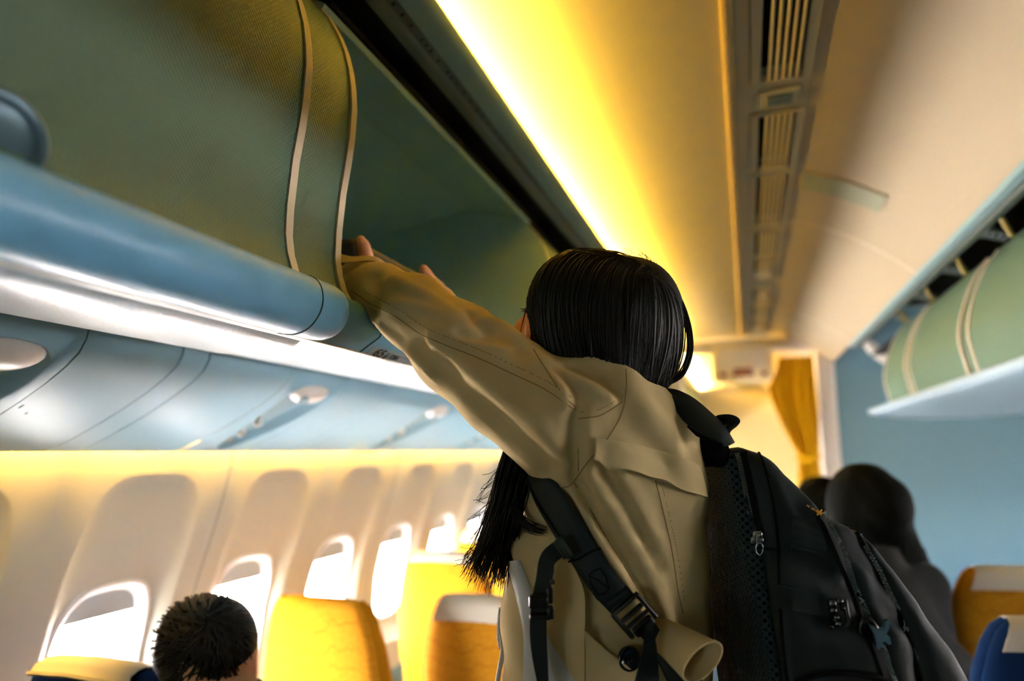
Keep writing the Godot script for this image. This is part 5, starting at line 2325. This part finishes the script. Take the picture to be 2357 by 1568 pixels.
func build_pack(coat: Field) -> void:
	pk_o = px(1850, 1350, 0.90)
	pk_w = (px(1640, 1330, 1.13) - px(1765, 1330, 0.89)).normalized()
	pk_v = (px(1690, 1030, 0.89) - px(1795, 1568, 0.89)).normalized()
	pk_v = (pk_v - pk_w * pk_v.dot(pk_w)).normalized()
	pk_u = pk_v.cross(pk_w) * -1.0
	if pk_u.dot(cam_r) < 0:
		pk_u = -pk_u
	var low := px(1850, 1900, 0.9)
	var t := thing("backpack", "black backpack with zips and mesh back worn by the person in khaki", "backpack", Vector3(low.x, low.y, low.z))
	var side := Field.new()
	side.k = 0.012
	side.slabs = [pk_slab([[1693, 1022], [1716, 1024], [1750, 1040], [1800, 1085], [1850, 1130], [1892, 1165], [1925, 1230], [1965, 1330], [2005, 1420], [2040, 1500], [2080, 1600], [2140, 1760], [2130, 1900], [1850, 1930], [1830, 1750], [1806, 1600], [1790, 1480], [1768, 1340], [1745, 1220], [1718, 1110]], 0.0, 0.14, 0.022)]
	side.noise = FastNoiseLite.new()
	side.noise.frequency = 11.0
	side.namp = 0.003
	side.seal()
	for q in [[[[1760, 1060], [1800, 1150], [1840, 1240]], 0.004, 0.015], [[[1780, 1240], [1850, 1290], [1930, 1340]], -0.004, 0.018], [[[1810, 1420], [1880, 1480], [1990, 1500]], 0.004, 0.02], [[[1785, 1075], [1840, 1130], [1880, 1200], [1930, 1300]], 0.005, 0.012], [[[1800, 1330], [1880, 1350], [1930, 1400]], 0.004, 0.015]]:
		side.fold(line_on(side, v2s(q[0]), 3), q[1] * 1.6, q[2])
	var b := MB.new()
	side.mesh_into(b, 0.008)
	wpart(t, "main_compartment", b, M.pack_cloth)
	side.seal()
	var mid := Field.new()
	mid.slabs = [pk_slab([[1880, 1160], [1908, 1172], [1945, 1192], [1985, 1212], [2010, 1250], [2050, 1320], [2085, 1400], [2112, 1470], [2140, 1560], [2190, 1760], [2180, 1900], [2080, 1910], [2100, 1760], [2040, 1600], [1985, 1450], [1940, 1330]], 0.012, 0.128, 0.03)]
	mid.noise = side.noise
	mid.namp = 0.004
	mid.seal()
	for q in [[[[1960, 1250], [2010, 1330], [2050, 1420]], -0.006, 0.014], [[[1990, 1320], [2040, 1380], [2075, 1400]], 0.005, 0.012], [[[2020, 1420], [2070, 1470], [2110, 1500]], 0.005, 0.012]]:
		mid.fold(line_on(mid, v2s(q[0]), 3), q[1] * 1.6, q[2])
	b = MB.new()
	mid.mesh_into(b, 0.008)
	wpart(t, "middle_compartment", b, M.pack_cloth)
	mid.seal()
	var fr := Field.new()
	fr.slabs = [pk_slab([[1985, 1208], [2015, 1222], [2050, 1252], [2095, 1310], [2140, 1370], [2190, 1440], [2240, 1505], [2275, 1570], [2330, 1700], [2330, 1850], [2180, 1880], [2170, 1700], [2120, 1520], [2085, 1420], [2040, 1320]], 0.022, 0.115, 0.03)]
	fr.noise = side.noise
	fr.namp = 0.004
	fr.seal()
	b = MB.new()
	fr.mesh_into(b, 0.008)
	wpart(t, "front_pocket", b, M.pack_cloth)
	fr.seal()
	# padded mesh back
	var pad := Field.new()
	pad.k = 0.02
	pad.slabs = [pk_slab([[1680, 1035], [1700, 1040], [1730, 1110], [1757, 1220], [1782, 1340], [1802, 1480], [1820, 1600], [1845, 1780], [1815, 1790], [1785, 1600], [1760, 1480], [1738, 1340], [1718, 1220], [1697, 1110]], 0.006, 0.134, 0.016)]
	b = MB.new()
	pad.mesh_into(b, 0.006)
	wpart(t, "back_padding", b, M.pack_mesh, "black mesh padding with diamond holes")
	pad.seal()
	# zips: tape, teeth, slider
	zip(t, side, [[1702, 1044], [1708, 1066], [1718, 1110], [1728, 1160], [1737, 1205], [1744, 1232]], 15.0)
	zip(t, side, [[1894, 1182], [1908, 1200], [1928, 1245], [1952, 1300], [1975, 1360], [1995, 1415], [2008, 1450], [2030, 1510], [2052, 1575]], 15.0)
	zip(t, mid, [[1996, 1226], [2016, 1244], [2045, 1280], [2075, 1330], [2098, 1390], [2118, 1450], [2134, 1510], [2150, 1575]], 15.0)
	puller(t, side, 1744, 1240, 1748, 1268)
	# ribbed side tab, side strap, pocket hem
	b = skin(side, v2s([[1820, 1185], [1824, 1215], [1824, 1245], [1826, 1262]]), v2s([[1888, 1215], [1896, 1240], [1902, 1262], [1904, 1282]]), 6, 8, 0.004, 0.004)
	wpart(t, "webbing_tab", b, M.webbing, "ribbed black webbing tab")
	b = MB.new()
	b.tube(line_on(side, v2s([[1822, 1254], [1850, 1262], [1880, 1272], [1905, 1281]]), 3, 0.005), [0.0028], 6)
	wpart(t, "tab_edge", b, M.webbing)
	b = skin(side, v2s([[1790, 1345], [1830, 1355], [1870, 1368], [1905, 1380]]), v2s([[1792, 1400], [1830, 1408], [1870, 1415], [1905, 1420]]), 4, 6, 0.003, 0.003)
	wpart(t, "side_strap", b, M.webbing)
	b = MB.new()
	b.tube(line_on(side, v2s([[1830, 1572], [1870, 1556], [1930, 1548], [1990, 1552], [2040, 1566]]), 4, 0.003), [0.004], 6)
	wpart(t, "pocket_hem", b, M.pack_dark)
	b = MB.new()
	b.tube(line_on(side, v2s([[1748, 1040], [1775, 1130], [1790, 1240], [1794, 1340], [1800, 1460], [1812, 1568]]), 4, 0.0005), [0.0022], 6)
	wpart(t, "piping", b, M.pack_dark)
	b = MB.new()
	b.tube(line_on(side, v2s([[1742, 1262], [1765, 1264], [1788, 1266]]), 3, 0.0005), [0.0016], 5)
	wpart(t, "piping", b, M.pack_dark)
	# glossy broken clip and bright buckle
	b = MB.new()
	for q in [[1912, 1388, 9], [1926, 1386, 8], [1914, 1402, 8], [1920, 1418, 7], [1922, 1434, 7], [1908, 1444, 6], [1934, 1400, 6], [1916, 1426, 6]]:
		var h := fhit(side, q[0], q[1])
		b.rbox(h[0] + h[1] * 0.006, Vector3.ONE * (q[2] * 2.0 * 0.88 / FOC), 0.003, 2)
	wpart(t, "clip", b, M.plastic_shiny, "small glossy crinkled clip")
	b = MB.new()
	var fr2 := line_on(side, v2s([[1938, 1384], [1943, 1410], [1946, 1432], [1934, 1440]]), 2, 0.006)
	b.tube(fr2, [0.003], 6)
	wpart(t, "clip_frame", b, M.plastic)
	buckle_star(t, side)
	b = MB.new()
	for q in [[1856, 1161, 1862, 1165], [1866, 1168, 1872, 1171], [1874, 1173, 1880, 1178], [1878, 1172, 1886, 1184], [1886, 1172, 1878, 1182], [1880, 1180, 1889, 1178]]:
		var h0 := fhit(side, q[0], q[1] + 4)
		var h1 := fhit(side, q[2], q[3] + 4)
		b.tube([h0[0] + h0[1] * 0.003, h1[0] + h1[1] * 0.003], [0.0011], 5)
	wpart(t, "thread_end", b, M.gold_thread, "small golden thread end")
	# shoulder harness: yoke over the shoulder, grab loop, dark inner pad
	b = ribbon([[1528, 905, 1.0], [1556, 908, 0.99], [1590, 925, 0.975], [1625, 955, 0.96], [1655, 985, 0.95], [1680, 1025, 0.945]], [[1545, 925, 0.97], [1565, 960, 0.95], [1590, 985, 0.935], [1615, 1002, 0.925], [1640, 1015, 0.92], [1662, 1026, 0.92]], 6, 10, 0.008, 0.006)
	wpart(t, "shoulder_yoke", b, M.pack_cloth)
	b = MB.new()
	b.tube([px(1585, 980, 0.942), px(1605, 1000, 0.930), px(1630, 1012, 0.922), px(1662, 1026, 0.918)], [0.003], 6)
	wpart(t, "piping", b, M.pack_dark)
	b = MB.new()
	var blk := Field.new()
	blk.k = 0.01
	pchain(blk, [[1606, 1020, 0.99, 16], [1615, 1045, 0.99, 24], [1622, 1062, 0.99, 14]])
	pchain(blk, [[1625, 1015, 0.985, 12], [1650, 1040, 0.98, 26], [1655, 1060, 0.98, 18]])
	blk.mesh_into(b, 0.006)
	wpart(t, "inner_pad", b, M.pack_dark)
	b = ribbon([[1642, 962, 0.975], [1655, 955, 0.96], [1680, 954, 0.95], [1697, 960, 0.945], [1704, 970, 0.943], [1696, 982, 0.943], [1682, 994, 0.942], [1676, 1012, 0.943]], [[1662, 984, 0.99], [1668, 974, 0.985], [1682, 970, 0.98], [1690, 972, 0.975], [1690, 976, 0.97], [1676, 984, 0.965], [1668, 996, 0.96], [1672, 1016, 0.955]], 5, 5, 0.004)
	wpart(t, "grab_loop", b, M.webbing)
	b = ribbon([[1640, 962, 0.975], [1650, 978, 0.97], [1660, 992, 0.965]], [[1668, 966, 0.975], [1668, 980, 0.97], [1664, 994, 0.965]], 4, 4, 0.004)
	wpart(t, "grab_loop", b, M.webbing)
	# padded strap across the chest and its webbing
	b = skin(torso, v2s([[1216, 1030], [1219, 1072], [1227, 1109], [1246, 1163], [1282, 1232], [1318, 1290], [1351, 1337], [1378, 1376]]), v2s([[1262, 1050], [1282, 1092], [1304, 1130], [1347, 1203], [1372, 1250], [1402, 1298], [1420, 1324], [1436, 1342]]), 5, 9, 0.011, 0.008, 0.005)
	wpart(t, "shoulder_strap", b, M.pack_cloth, "padded black shoulder strap")
	b = MB.new()
	b.tube(line_on(torso, v2s([[1318, 1290], [1340, 1285], [1362, 1272], [1385, 1262]]), 3, 0.0165), [0.0014], 5)
	b.tube(line_on(torso, v2s([[1362, 1320], [1385, 1305], [1402, 1345], [1380, 1358], [1362, 1320], [1402, 1345]]), 2, 0.0165), [0.0010], 5)
	b.tube(line_on(torso, v2s([[1228, 1090], [1250, 1150], [1290, 1222], [1330, 1288]]), 4, 0.0155), [0.0012], 5)
	wpart(t, "strap_stitching", b, M.pack_dark)
	b = skin(torso, v2s([[1376, 1372], [1395, 1392], [1412, 1412]]), v2s([[1432, 1338], [1446, 1352], [1458, 1368]]), 4, 6, 0.011, 0.004)
	wpart(t, "webbing_strap", b, M.webbing)
	ladder_buckle(t, torso)
	b = skin(torso, v2s([[1456, 1442], [1480, 1475], [1502, 1510], [1535, 1585]]), v2s([[1490, 1412], [1510, 1448], [1560, 1510], [1625, 1585]]), 5, 7, 0.015, 0.004)
	wpart(t, "webbing_strap", b, M.webbing)
	b = ribbon([[1486, 1440, 0.865], [1482, 1490, 0.86], [1470, 1540, 0.855], [1455, 1600, 0.85]], [[1500, 1430, 0.865], [1512, 1490, 0.865], [1516, 1540, 0.86], [1520, 1600, 0.855]], 4, 4, 0.003)
	wpart(t, "loose_strap_end", b, M.webbing)
	# narrow chest strap with clip and side-release buckle
	var kk := 0.872
	b = ribbon([[1272, 1250, 0.90], [1252, 1266, 0.895], [1240, 1290, 0.89], [1234, 1330, 0.885], [1226, 1370, 0.885], [1220, 1420, 0.88], [1220, 1470, 0.88], [1226, 1520, 0.88], [1240, 1590, 0.88]], [[1296, 1282, 0.90], [1278, 1298, 0.885], [1274, 1320, 0.88], [1268, 1350, 0.88], [1264, 1384, 0.88], [1258, 1430, 0.875], [1258, 1480, 0.875], [1260, 1530, 0.875], [1262, 1590, 0.875]], 6, 5, 0.003)
	wpart(t, "chest_strap", b, M.webbing, "narrow ribbed chest strap")
	b = MB.new()
	b.tube([px(1284, 1240, 0.89), px(1314, 1282, 0.885)], [0.006], 8)
	b.tube([px(1276, 1246, 0.893), px(1302, 1286, 0.888)], [0.0035], 6)
	for q in 4:
		var f := q / 3.0
		b.tube([px(lerpf(1278, 1302, f), lerpf(1247, 1284, f), 0.89), px(lerpf(1286, 1312, f), lerpf(1243, 1278, f), 0.887)], [0.0022], 5)
	wpart(t, "strap_slider", b, M.plastic_shiny, "grey ribbed strap slider")
	b = MB.new()
	rbox_at(b, px(1240, 1385, kk), 46, 30, kk, 0.012)
	rbox_at(b, px(1266, 1370, kk), 14, 36, kk, 0.010)
	rbox_at(b, px(1268, 1410, kk), 16, 30, kk, 0.010)
	rbox_at(b, px(1272, 1340, kk), 12, 10, kk, 0.008)
	rbox_at(b, px(1243, 1420, kk), 48, 14, kk, 0.010)
	wpart(t, "chest_buckle", b, M.plastic, "black side-release buckle")

func rbox_at(b: MB, c: Vector3, w: float, h: float, k: float, depth: float) -> void:
	var m := MB.new()
	var s := k / FOC
	m.rbox(Vector3.ZERO, Vector3(w * s, h * s, depth), minf(0.0035, minf(w, h) * s * 0.3), 2)
	b.add(m, Transform3D(Basis(cam_r, cam_u, -cam_f), c))

func zip(t: Node3D, f: Field, pts: Array, half: float) -> void:
	var l := []
	var r := []
	var m := pts.size()
	for i in m:
		var d := Vector2(pts[mini(i + 1, m - 1)][0] - pts[maxi(i - 1, 0)][0], pts[mini(i + 1, m - 1)][1] - pts[maxi(i - 1, 0)][1]).normalized()
		var nrm := Vector2(d.y, -d.x)
		var p := Vector2(pts[i][0], pts[i][1])
		l.append(p - nrm * half)
		r.append(p + nrm * half)
	var tape := wpart(t, "zip", skin(f, l, r, 5, 4, 0.003, 0.003), M.pack_dark, "black coil zip")
	var c := line_on(f, v2s(pts), 8, 0.0055)
	var b := MB.new()
	var acc := 0.0
	for i in c.size() - 1:
		var seg: Vector3 = c[i + 1] - c[i]
		var ln := seg.length()
		var dir := seg / maxf(ln, 1e-6)
		var side := dir.cross(cam_f).normalized()
		while acc < ln:
			var p: Vector3 = c[i] + dir * acc
			for s in [-1.0, 1.0]:
				b.tube([p + side * s * 0.0003, p + side * s * 0.0034 - dir * 0.0004], [0.0009, 0.0007], 4)
			acc += 0.0026
		acc -= ln
	var o := MeshInstance3D.new()
	o.name = "teeth"
	for i in b.v.size():
		b.v[i] -= t.position
	o.mesh = b.mesh()
	o.set_surface_override_material(0, M.zip_teeth)
	o.set_meta("kind", "stuff")
	tape.add_child(o, true)

func puller(t: Node3D, f: Field, x0: float, y0: float, x1: float, y1: float) -> void:
	var b := MB.new()
	var h := fhit(f, x0, y0)
	var k: float = (h[0] - eye_pt).dot(cam_f) - 0.010
	rbox_at(b, px(x0, y0 - 8, k), 24, 20, k, 0.006)
	rbox_at(b, px(x0 - 1, y0 + 4, k), 30, 16, k, 0.006)
	rbox_at(b, px(x0, y0, k - 0.004), 8, 22, k, 0.006)
	var pts := []
	for i in 21:
		var a := TAU * i / 20.0
		pts.append(px(x1 + cos(a) * 8.0, y1 - 4 + sin(a) * 14.0, k - 0.006))
	b.tube(pts, [0.0013], 6)
	wpart(t, "zip_puller", b, M.silver, "silver zip slider with ring pull")

func buckle_star(t: Node3D, f: Field) -> void:
	# dark oval ring and a pale star-shaped catch
	var h := fhit(f, 2015, 1455)
	var k: float = (h[0] - eye_pt).dot(cam_f) - 0.014
	var b := MB.new()
	var pts := []
	for i in 25:
		var a := TAU * i / 24.0
		var p := Vector2(cos(a) * 18, sin(a) * 36).rotated(-0.35)
		pts.append(px(2002 + p.x, 1460 + p.y, k + 0.004))
	b.tube(pts, [0.004], 8)
	wpart(t, "buckle_ring", b, M.plastic)
	b = MB.new()
	var outline := [[1996, 1436], [2010, 1440], [2020, 1448], [2030, 1442], [2033, 1426], [2040, 1424], [2041, 1442], [2034, 1458], [2042, 1462], [2046, 1478], [2040, 1480], [2030, 1472], [2024, 1478], [2020, 1490], [2008, 1496], [2012, 1478], [2008, 1458]]
	var poly := PackedVector2Array()
	for q in outline:
		poly.append(Vector2(q[0], -q[1]) * (k / FOC))
	var m := MB.new()
	m.extrude(Array(poly), 0.0, 0.006)
	var c := px(CX, CY, k) - cam_r * (CX * k / FOC) + cam_u * (CY * k / FOC)
	b.add(m, Transform3D(Basis(cam_r, cam_u, -cam_f), c))
	wpart(t, "buckle_catch", b, M.steel_blue, "pale blue metal star-shaped catch")

func ladder_buckle(t: Node3D, f: Field) -> void:
	var h := fhit(f, 1451, 1403)
	var c: Vector3 = h[0] + h[1] * 0.016
	var k: float = (c - eye_pt).dot(cam_f)
	var s := k / FOC
	var b := MB.new()
	var along := (cam_r * cos(0.86) - cam_u * sin(0.86)).normalized()
	var n: Vector3 = (h[1] * 0.5 - cam_f * 0.5).normalized()
	along = (along - n * along.dot(n)).normalized()
	var across := n.cross(along)
	var tr := Transform3D(Basis(along, across, n), c)
	var m := MB.new()
	for q in [[0.0, 36.0, 78.0, 12.0], [0.0, -36.0, 78.0, 12.0], [-36.0, 0.0, 10.0, 66.0], [-8.0, 0.0, 9.0, 66.0], [12.0, 0.0, 8.0, 66.0], [34.0, 0.0, 24.0, 56.0]]:
		m.rbox(Vector3(q[0] * s, q[1] * s, 0.0), Vector3(q[2] * s, q[3] * s, 0.009), 0.0028, 2)
	b.add(m, tr)
	wpart(t, "ladder_buckle", b, M.plastic, "black ladder-lock buckle")

# ------------------------------------------------------------------ other passengers
func build_man() -> void:
	var hc := px(476, 1480, 1.33)
	var t := thing("person", "dark-haired man seated by the windows, seen from behind", "person", Vector3(hc.x, 0, hc.z))
	var f := Field.new()
	f.k = 0.03
	pchain(f, [[482, 1478, 1.33, 92], [492, 1500, 1.31, 86]])
	pchain(f, [[528, 1530, 1.31, 62], [548, 1560, 1.31, 42]])
	pchain(f, [[490, 1560, 1.33, 56], [480, 1640, 1.34, 62]])
	# ear
	pchain(f, [[560, 1520, 1.30, 12], [557, 1540, 1.30, 10]])
	var c := px(470, 1660, 1.36)
	var dn := Vector3(c.x, 0.60, c.z + 0.02)
	f.cap(c + Vector3(-0.13, -0.03, 0), c + Vector3(0.13, -0.03, 0), 0.06, 0.06)
	f.cap(c + Vector3(0, -0.08, 0), dn, 0.14, 0.13)
	for s in [-1.0, 1.0]:
		f.chain([c + Vector3(0.16 * s, -0.05, 0), c + Vector3(0.17 * s, -0.30, -0.05), c + Vector3(0.14 * s, -0.36, -0.28)], [0.055, 0.045, 0.035])
		f.chain([dn + Vector3(0.08 * s, -0.03, 0), dn + Vector3(0.10 * s, -0.04, -0.36), Vector3(dn.x + 0.10 * s, 0.07, dn.z - 0.38)], [0.085, 0.065, 0.045])
	var b := MB.new()
	f.mesh_into(b, 0.011)
	wpart(t, "body", b, M.skin)
	var sh := Field.new()
	sh.k = 0.03
	pchain(sh, [[490, 1625, 1.34, 72], [480, 1660, 1.35, 80]])
	sh.cap(c + Vector3(-0.14, -0.035, 0), c + Vector3(0.14, -0.035, 0), 0.07, 0.07)
	sh.cap(c + Vector3(0, -0.08, 0), dn, 0.155, 0.145)
	pchain(sh, [[565, 1590, 1.33, 32], [598, 1592, 1.34, 26]])
	b = MB.new()
	sh.mesh_into(b, 0.014)
	wpart(t, "shirt", b, M.man_top)
	# short thick hair, tousled
	var h := Field.new()
	h.k = 0.025
	pchain(h, [[462, 1472, 1.33, 95], [492, 1470, 1.32, 92]])
	pchain(h, [[436, 1510, 1.33, 70], [450, 1560, 1.33, 66]])
	pchain(h, [[500, 1500, 1.31, 74], [512, 1490, 1.30, 70]])
	pchain(h, [[392, 1450, 1.33, 18], [420, 1430, 1.33, 30]])
	b = MB.new()
	h.mesh_into(b, 0.008)
	var hair := wpart(t, "hair", b, M.hair, "short tousled black hair")
	var rng := RandomNumberGenerator.new()
	rng.seed = 23
	var st := MB.new()
	for i in 520:
		var a := rng.randf() * TAU
		var r := sqrt(rng.randf()) * 100.0
		var p := Vector2(470 + cos(a) * r, 1480 + sin(a) * r * 1.05)
		if p.y > 1560 or (p.x > 540 and p.y > 1490):
			continue
		var h0 := fhit(h, p.x, p.y)
		var crown := Vector2(480, 1430)
		var d := (p - crown).normalized().rotated(rng.randfn(0.35, 0.35))
		var h1 := fhit(h, p.x + d.x * 16, p.y + d.y * 16)
		var h2 := fhit(h, p.x + d.x * 32, p.y + d.y * 32)
		st.tube([h0[0] + h0[1] * 0.001, h1[0] + h1[1] * 0.0035, h2[0] + h2[1] * rng.randf_range(0.001, 0.006)], [0.0034, 0.003, 0.0006], 4, 0.6)
	wpart(hair, "tufts", st, M.hair)

func figure(label: String, head: Array, long_to: Array, depth: float, top_mat: Material) -> void:
	var hc := px(head[0], head[1], depth)
	var t := thing("person", label, "person", Vector3(hc.x, 0, hc.z))
	var r: float = head[2] * depth / FOC
	var f := Field.new()
	f.k = 0.03
	f.cap(hc, hc + Vector3(-0.02, -0.05, -0.02), r * 0.85, r * 0.75)
	f.cap(hc + Vector3(-0.03, -0.07, -0.03), hc + Vector3(-0.045, -0.05, -0.06), 0.045, 0.03)
	var neck := hc + Vector3(0.02, -0.22, 0.03)
	f.cap(hc + Vector3(0.01, -0.1, 0.01), neck, 0.05, 0.055)
	var hip := Vector3(neck.x + 0.06, 0.80, neck.z + 0.06)
	f.cap(neck + Vector3(-0.12, -0.05, 0.06), neck + Vector3(0.12, -0.05, -0.06), 0.04, 0.04)
	f.chain([neck + Vector3(0, -0.12, 0), hip], [0.095, 0.10])
	for s in [-1.0, 1.0]:
		var sp := neck + Vector3(0.13 * s, -0.06, -0.06 * s)
		f.chain([sp, sp + Vector3(0.03 * s, -0.26, 0.02), sp + Vector3(0.03 * s, -0.42, 0.0)], [0.04, 0.03, 0.025])
		f.chain([hip + Vector3(0.07 * s, -0.02, 0), Vector3(hip.x + 0.08 * s, 0.42, hip.z - 0.04), Vector3(hip.x + 0.08 * s, 0.06, hip.z), Vector3(hip.x + 0.08 * s, 0.04, hip.z - 0.12)], [0.075, 0.05, 0.038, 0.034])
	var b := MB.new()
	f.mesh_into(b, 0.013)
	wpart(t, "body", b, M.skin)
	var c := Field.new()
	c.k = 0.04
	c.cap(neck + Vector3(-0.13, -0.05, 0.06), neck + Vector3(0.13, -0.05, -0.06), 0.07, 0.07)
	c.cap(neck + Vector3(0, 0.05, 0), neck + Vector3(0, -0.08, 0), 0.068, 0.09)
	c.chain([neck + Vector3(0, -0.12, 0), hip + Vector3(0, -0.04, 0), hip + Vector3(0, -0.14, 0)], [0.14, 0.155, 0.155])
	for s in [-1.0, 1.0]:
		var sp := neck + Vector3(0.13 * s, -0.06, -0.06 * s)
		c.chain([sp, sp + Vector3(0.03 * s, -0.26, 0.02), sp + Vector3(0.03 * s, -0.46, 0.0)], [0.07, 0.058, 0.05])
		c.chain([hip + Vector3(0.07 * s, -0.02, 0), Vector3(hip.x + 0.08 * s, 0.42, hip.z - 0.04), Vector3(hip.x + 0.08 * s, 0.08, hip.z)], [0.11, 0.08, 0.06])
	b = MB.new()
	c.mesh_into(b, 0.016)
	wpart(t, "clothes", b, top_mat)
	var h := Field.new()
	h.k = 0.04
	h.cap(hc + Vector3(0.0, 0.005, 0.0), hc + Vector3(0.03, -0.02, 0.02), r * 0.95, r * 0.92)
	for q in long_to:
		var s1: float = q[3] * depth / FOC
		h.cap(px(q[0], q[1], depth), px(q[4], q[5], depth), s1, q[7] * depth / FOC)
	h.noise = FastNoiseLite.new()
	h.noise.frequency = 10.0
	h.namp = 0.004
	b = MB.new()
	h.mesh_into(b, 0.009)
	var hair := wpart(t, "hair", b, M.hair_dull)
	h.seal()
	var rng := RandomNumberGenerator.new()
	rng.seed = int(head[0])
	var st := MB.new()
	for i in 160:
		var s := rng.randf()
		var p0 := Vector2(head[0] + rng.randfn(0, 14), head[1] - head[2] * 0.9)
		var e: Array = long_to[rng.randi() % long_to.size()]
		var p3 := Vector2(e[4] + rng.randfn(0, 1) * e[7] * 0.6, e[5] + rng.randfn(0, 14))
		var p1 := Vector2(lerpf(head[0] - head[2], head[0] + head[2], s), head[1] - head[2] * 0.2)
		var pts := []
		for q in 9:
			var u := q / 8.0
			var w := 1.0 - u
			var p := p0 * w * w + p1 * 2.0 * w * u + p3 * u * u
			var h0 := h.hit(eye_pt, ray(p.x, p.y), 1.0, 5.0)
			pts.append(h0[0] + h0[1] * 0.002)
		st.tube(pts, [0.002], 4, 0.6)
	wpart(hair, "strands", st, M.hair_dull)

func build_others() -> void:
	figure("person with long dark hair standing in the aisle, facing the centre seats", [1990, 1148, 82], [[1960, 1180, 2.2, 48, 1985, 1330, 2.2, 60], [2040, 1170, 2.2, 46, 2078, 1300, 2.2, 48], [2078, 1300, 2.2, 48, 2100, 1420, 2.2, 52], [2000, 1200, 2.2, 70, 2030, 1420, 2.2, 84]], 2.25, M.dark_top)
	figure("person with dark hair in dark clothes further along, beside the long-haired one", [1893, 1160, 64], [[1880, 1180, 2.7, 50, 1880, 1270, 2.7, 50], [1925, 1170, 2.7, 34, 1945, 1260, 2.7, 40]], 2.75, M.dark_top)
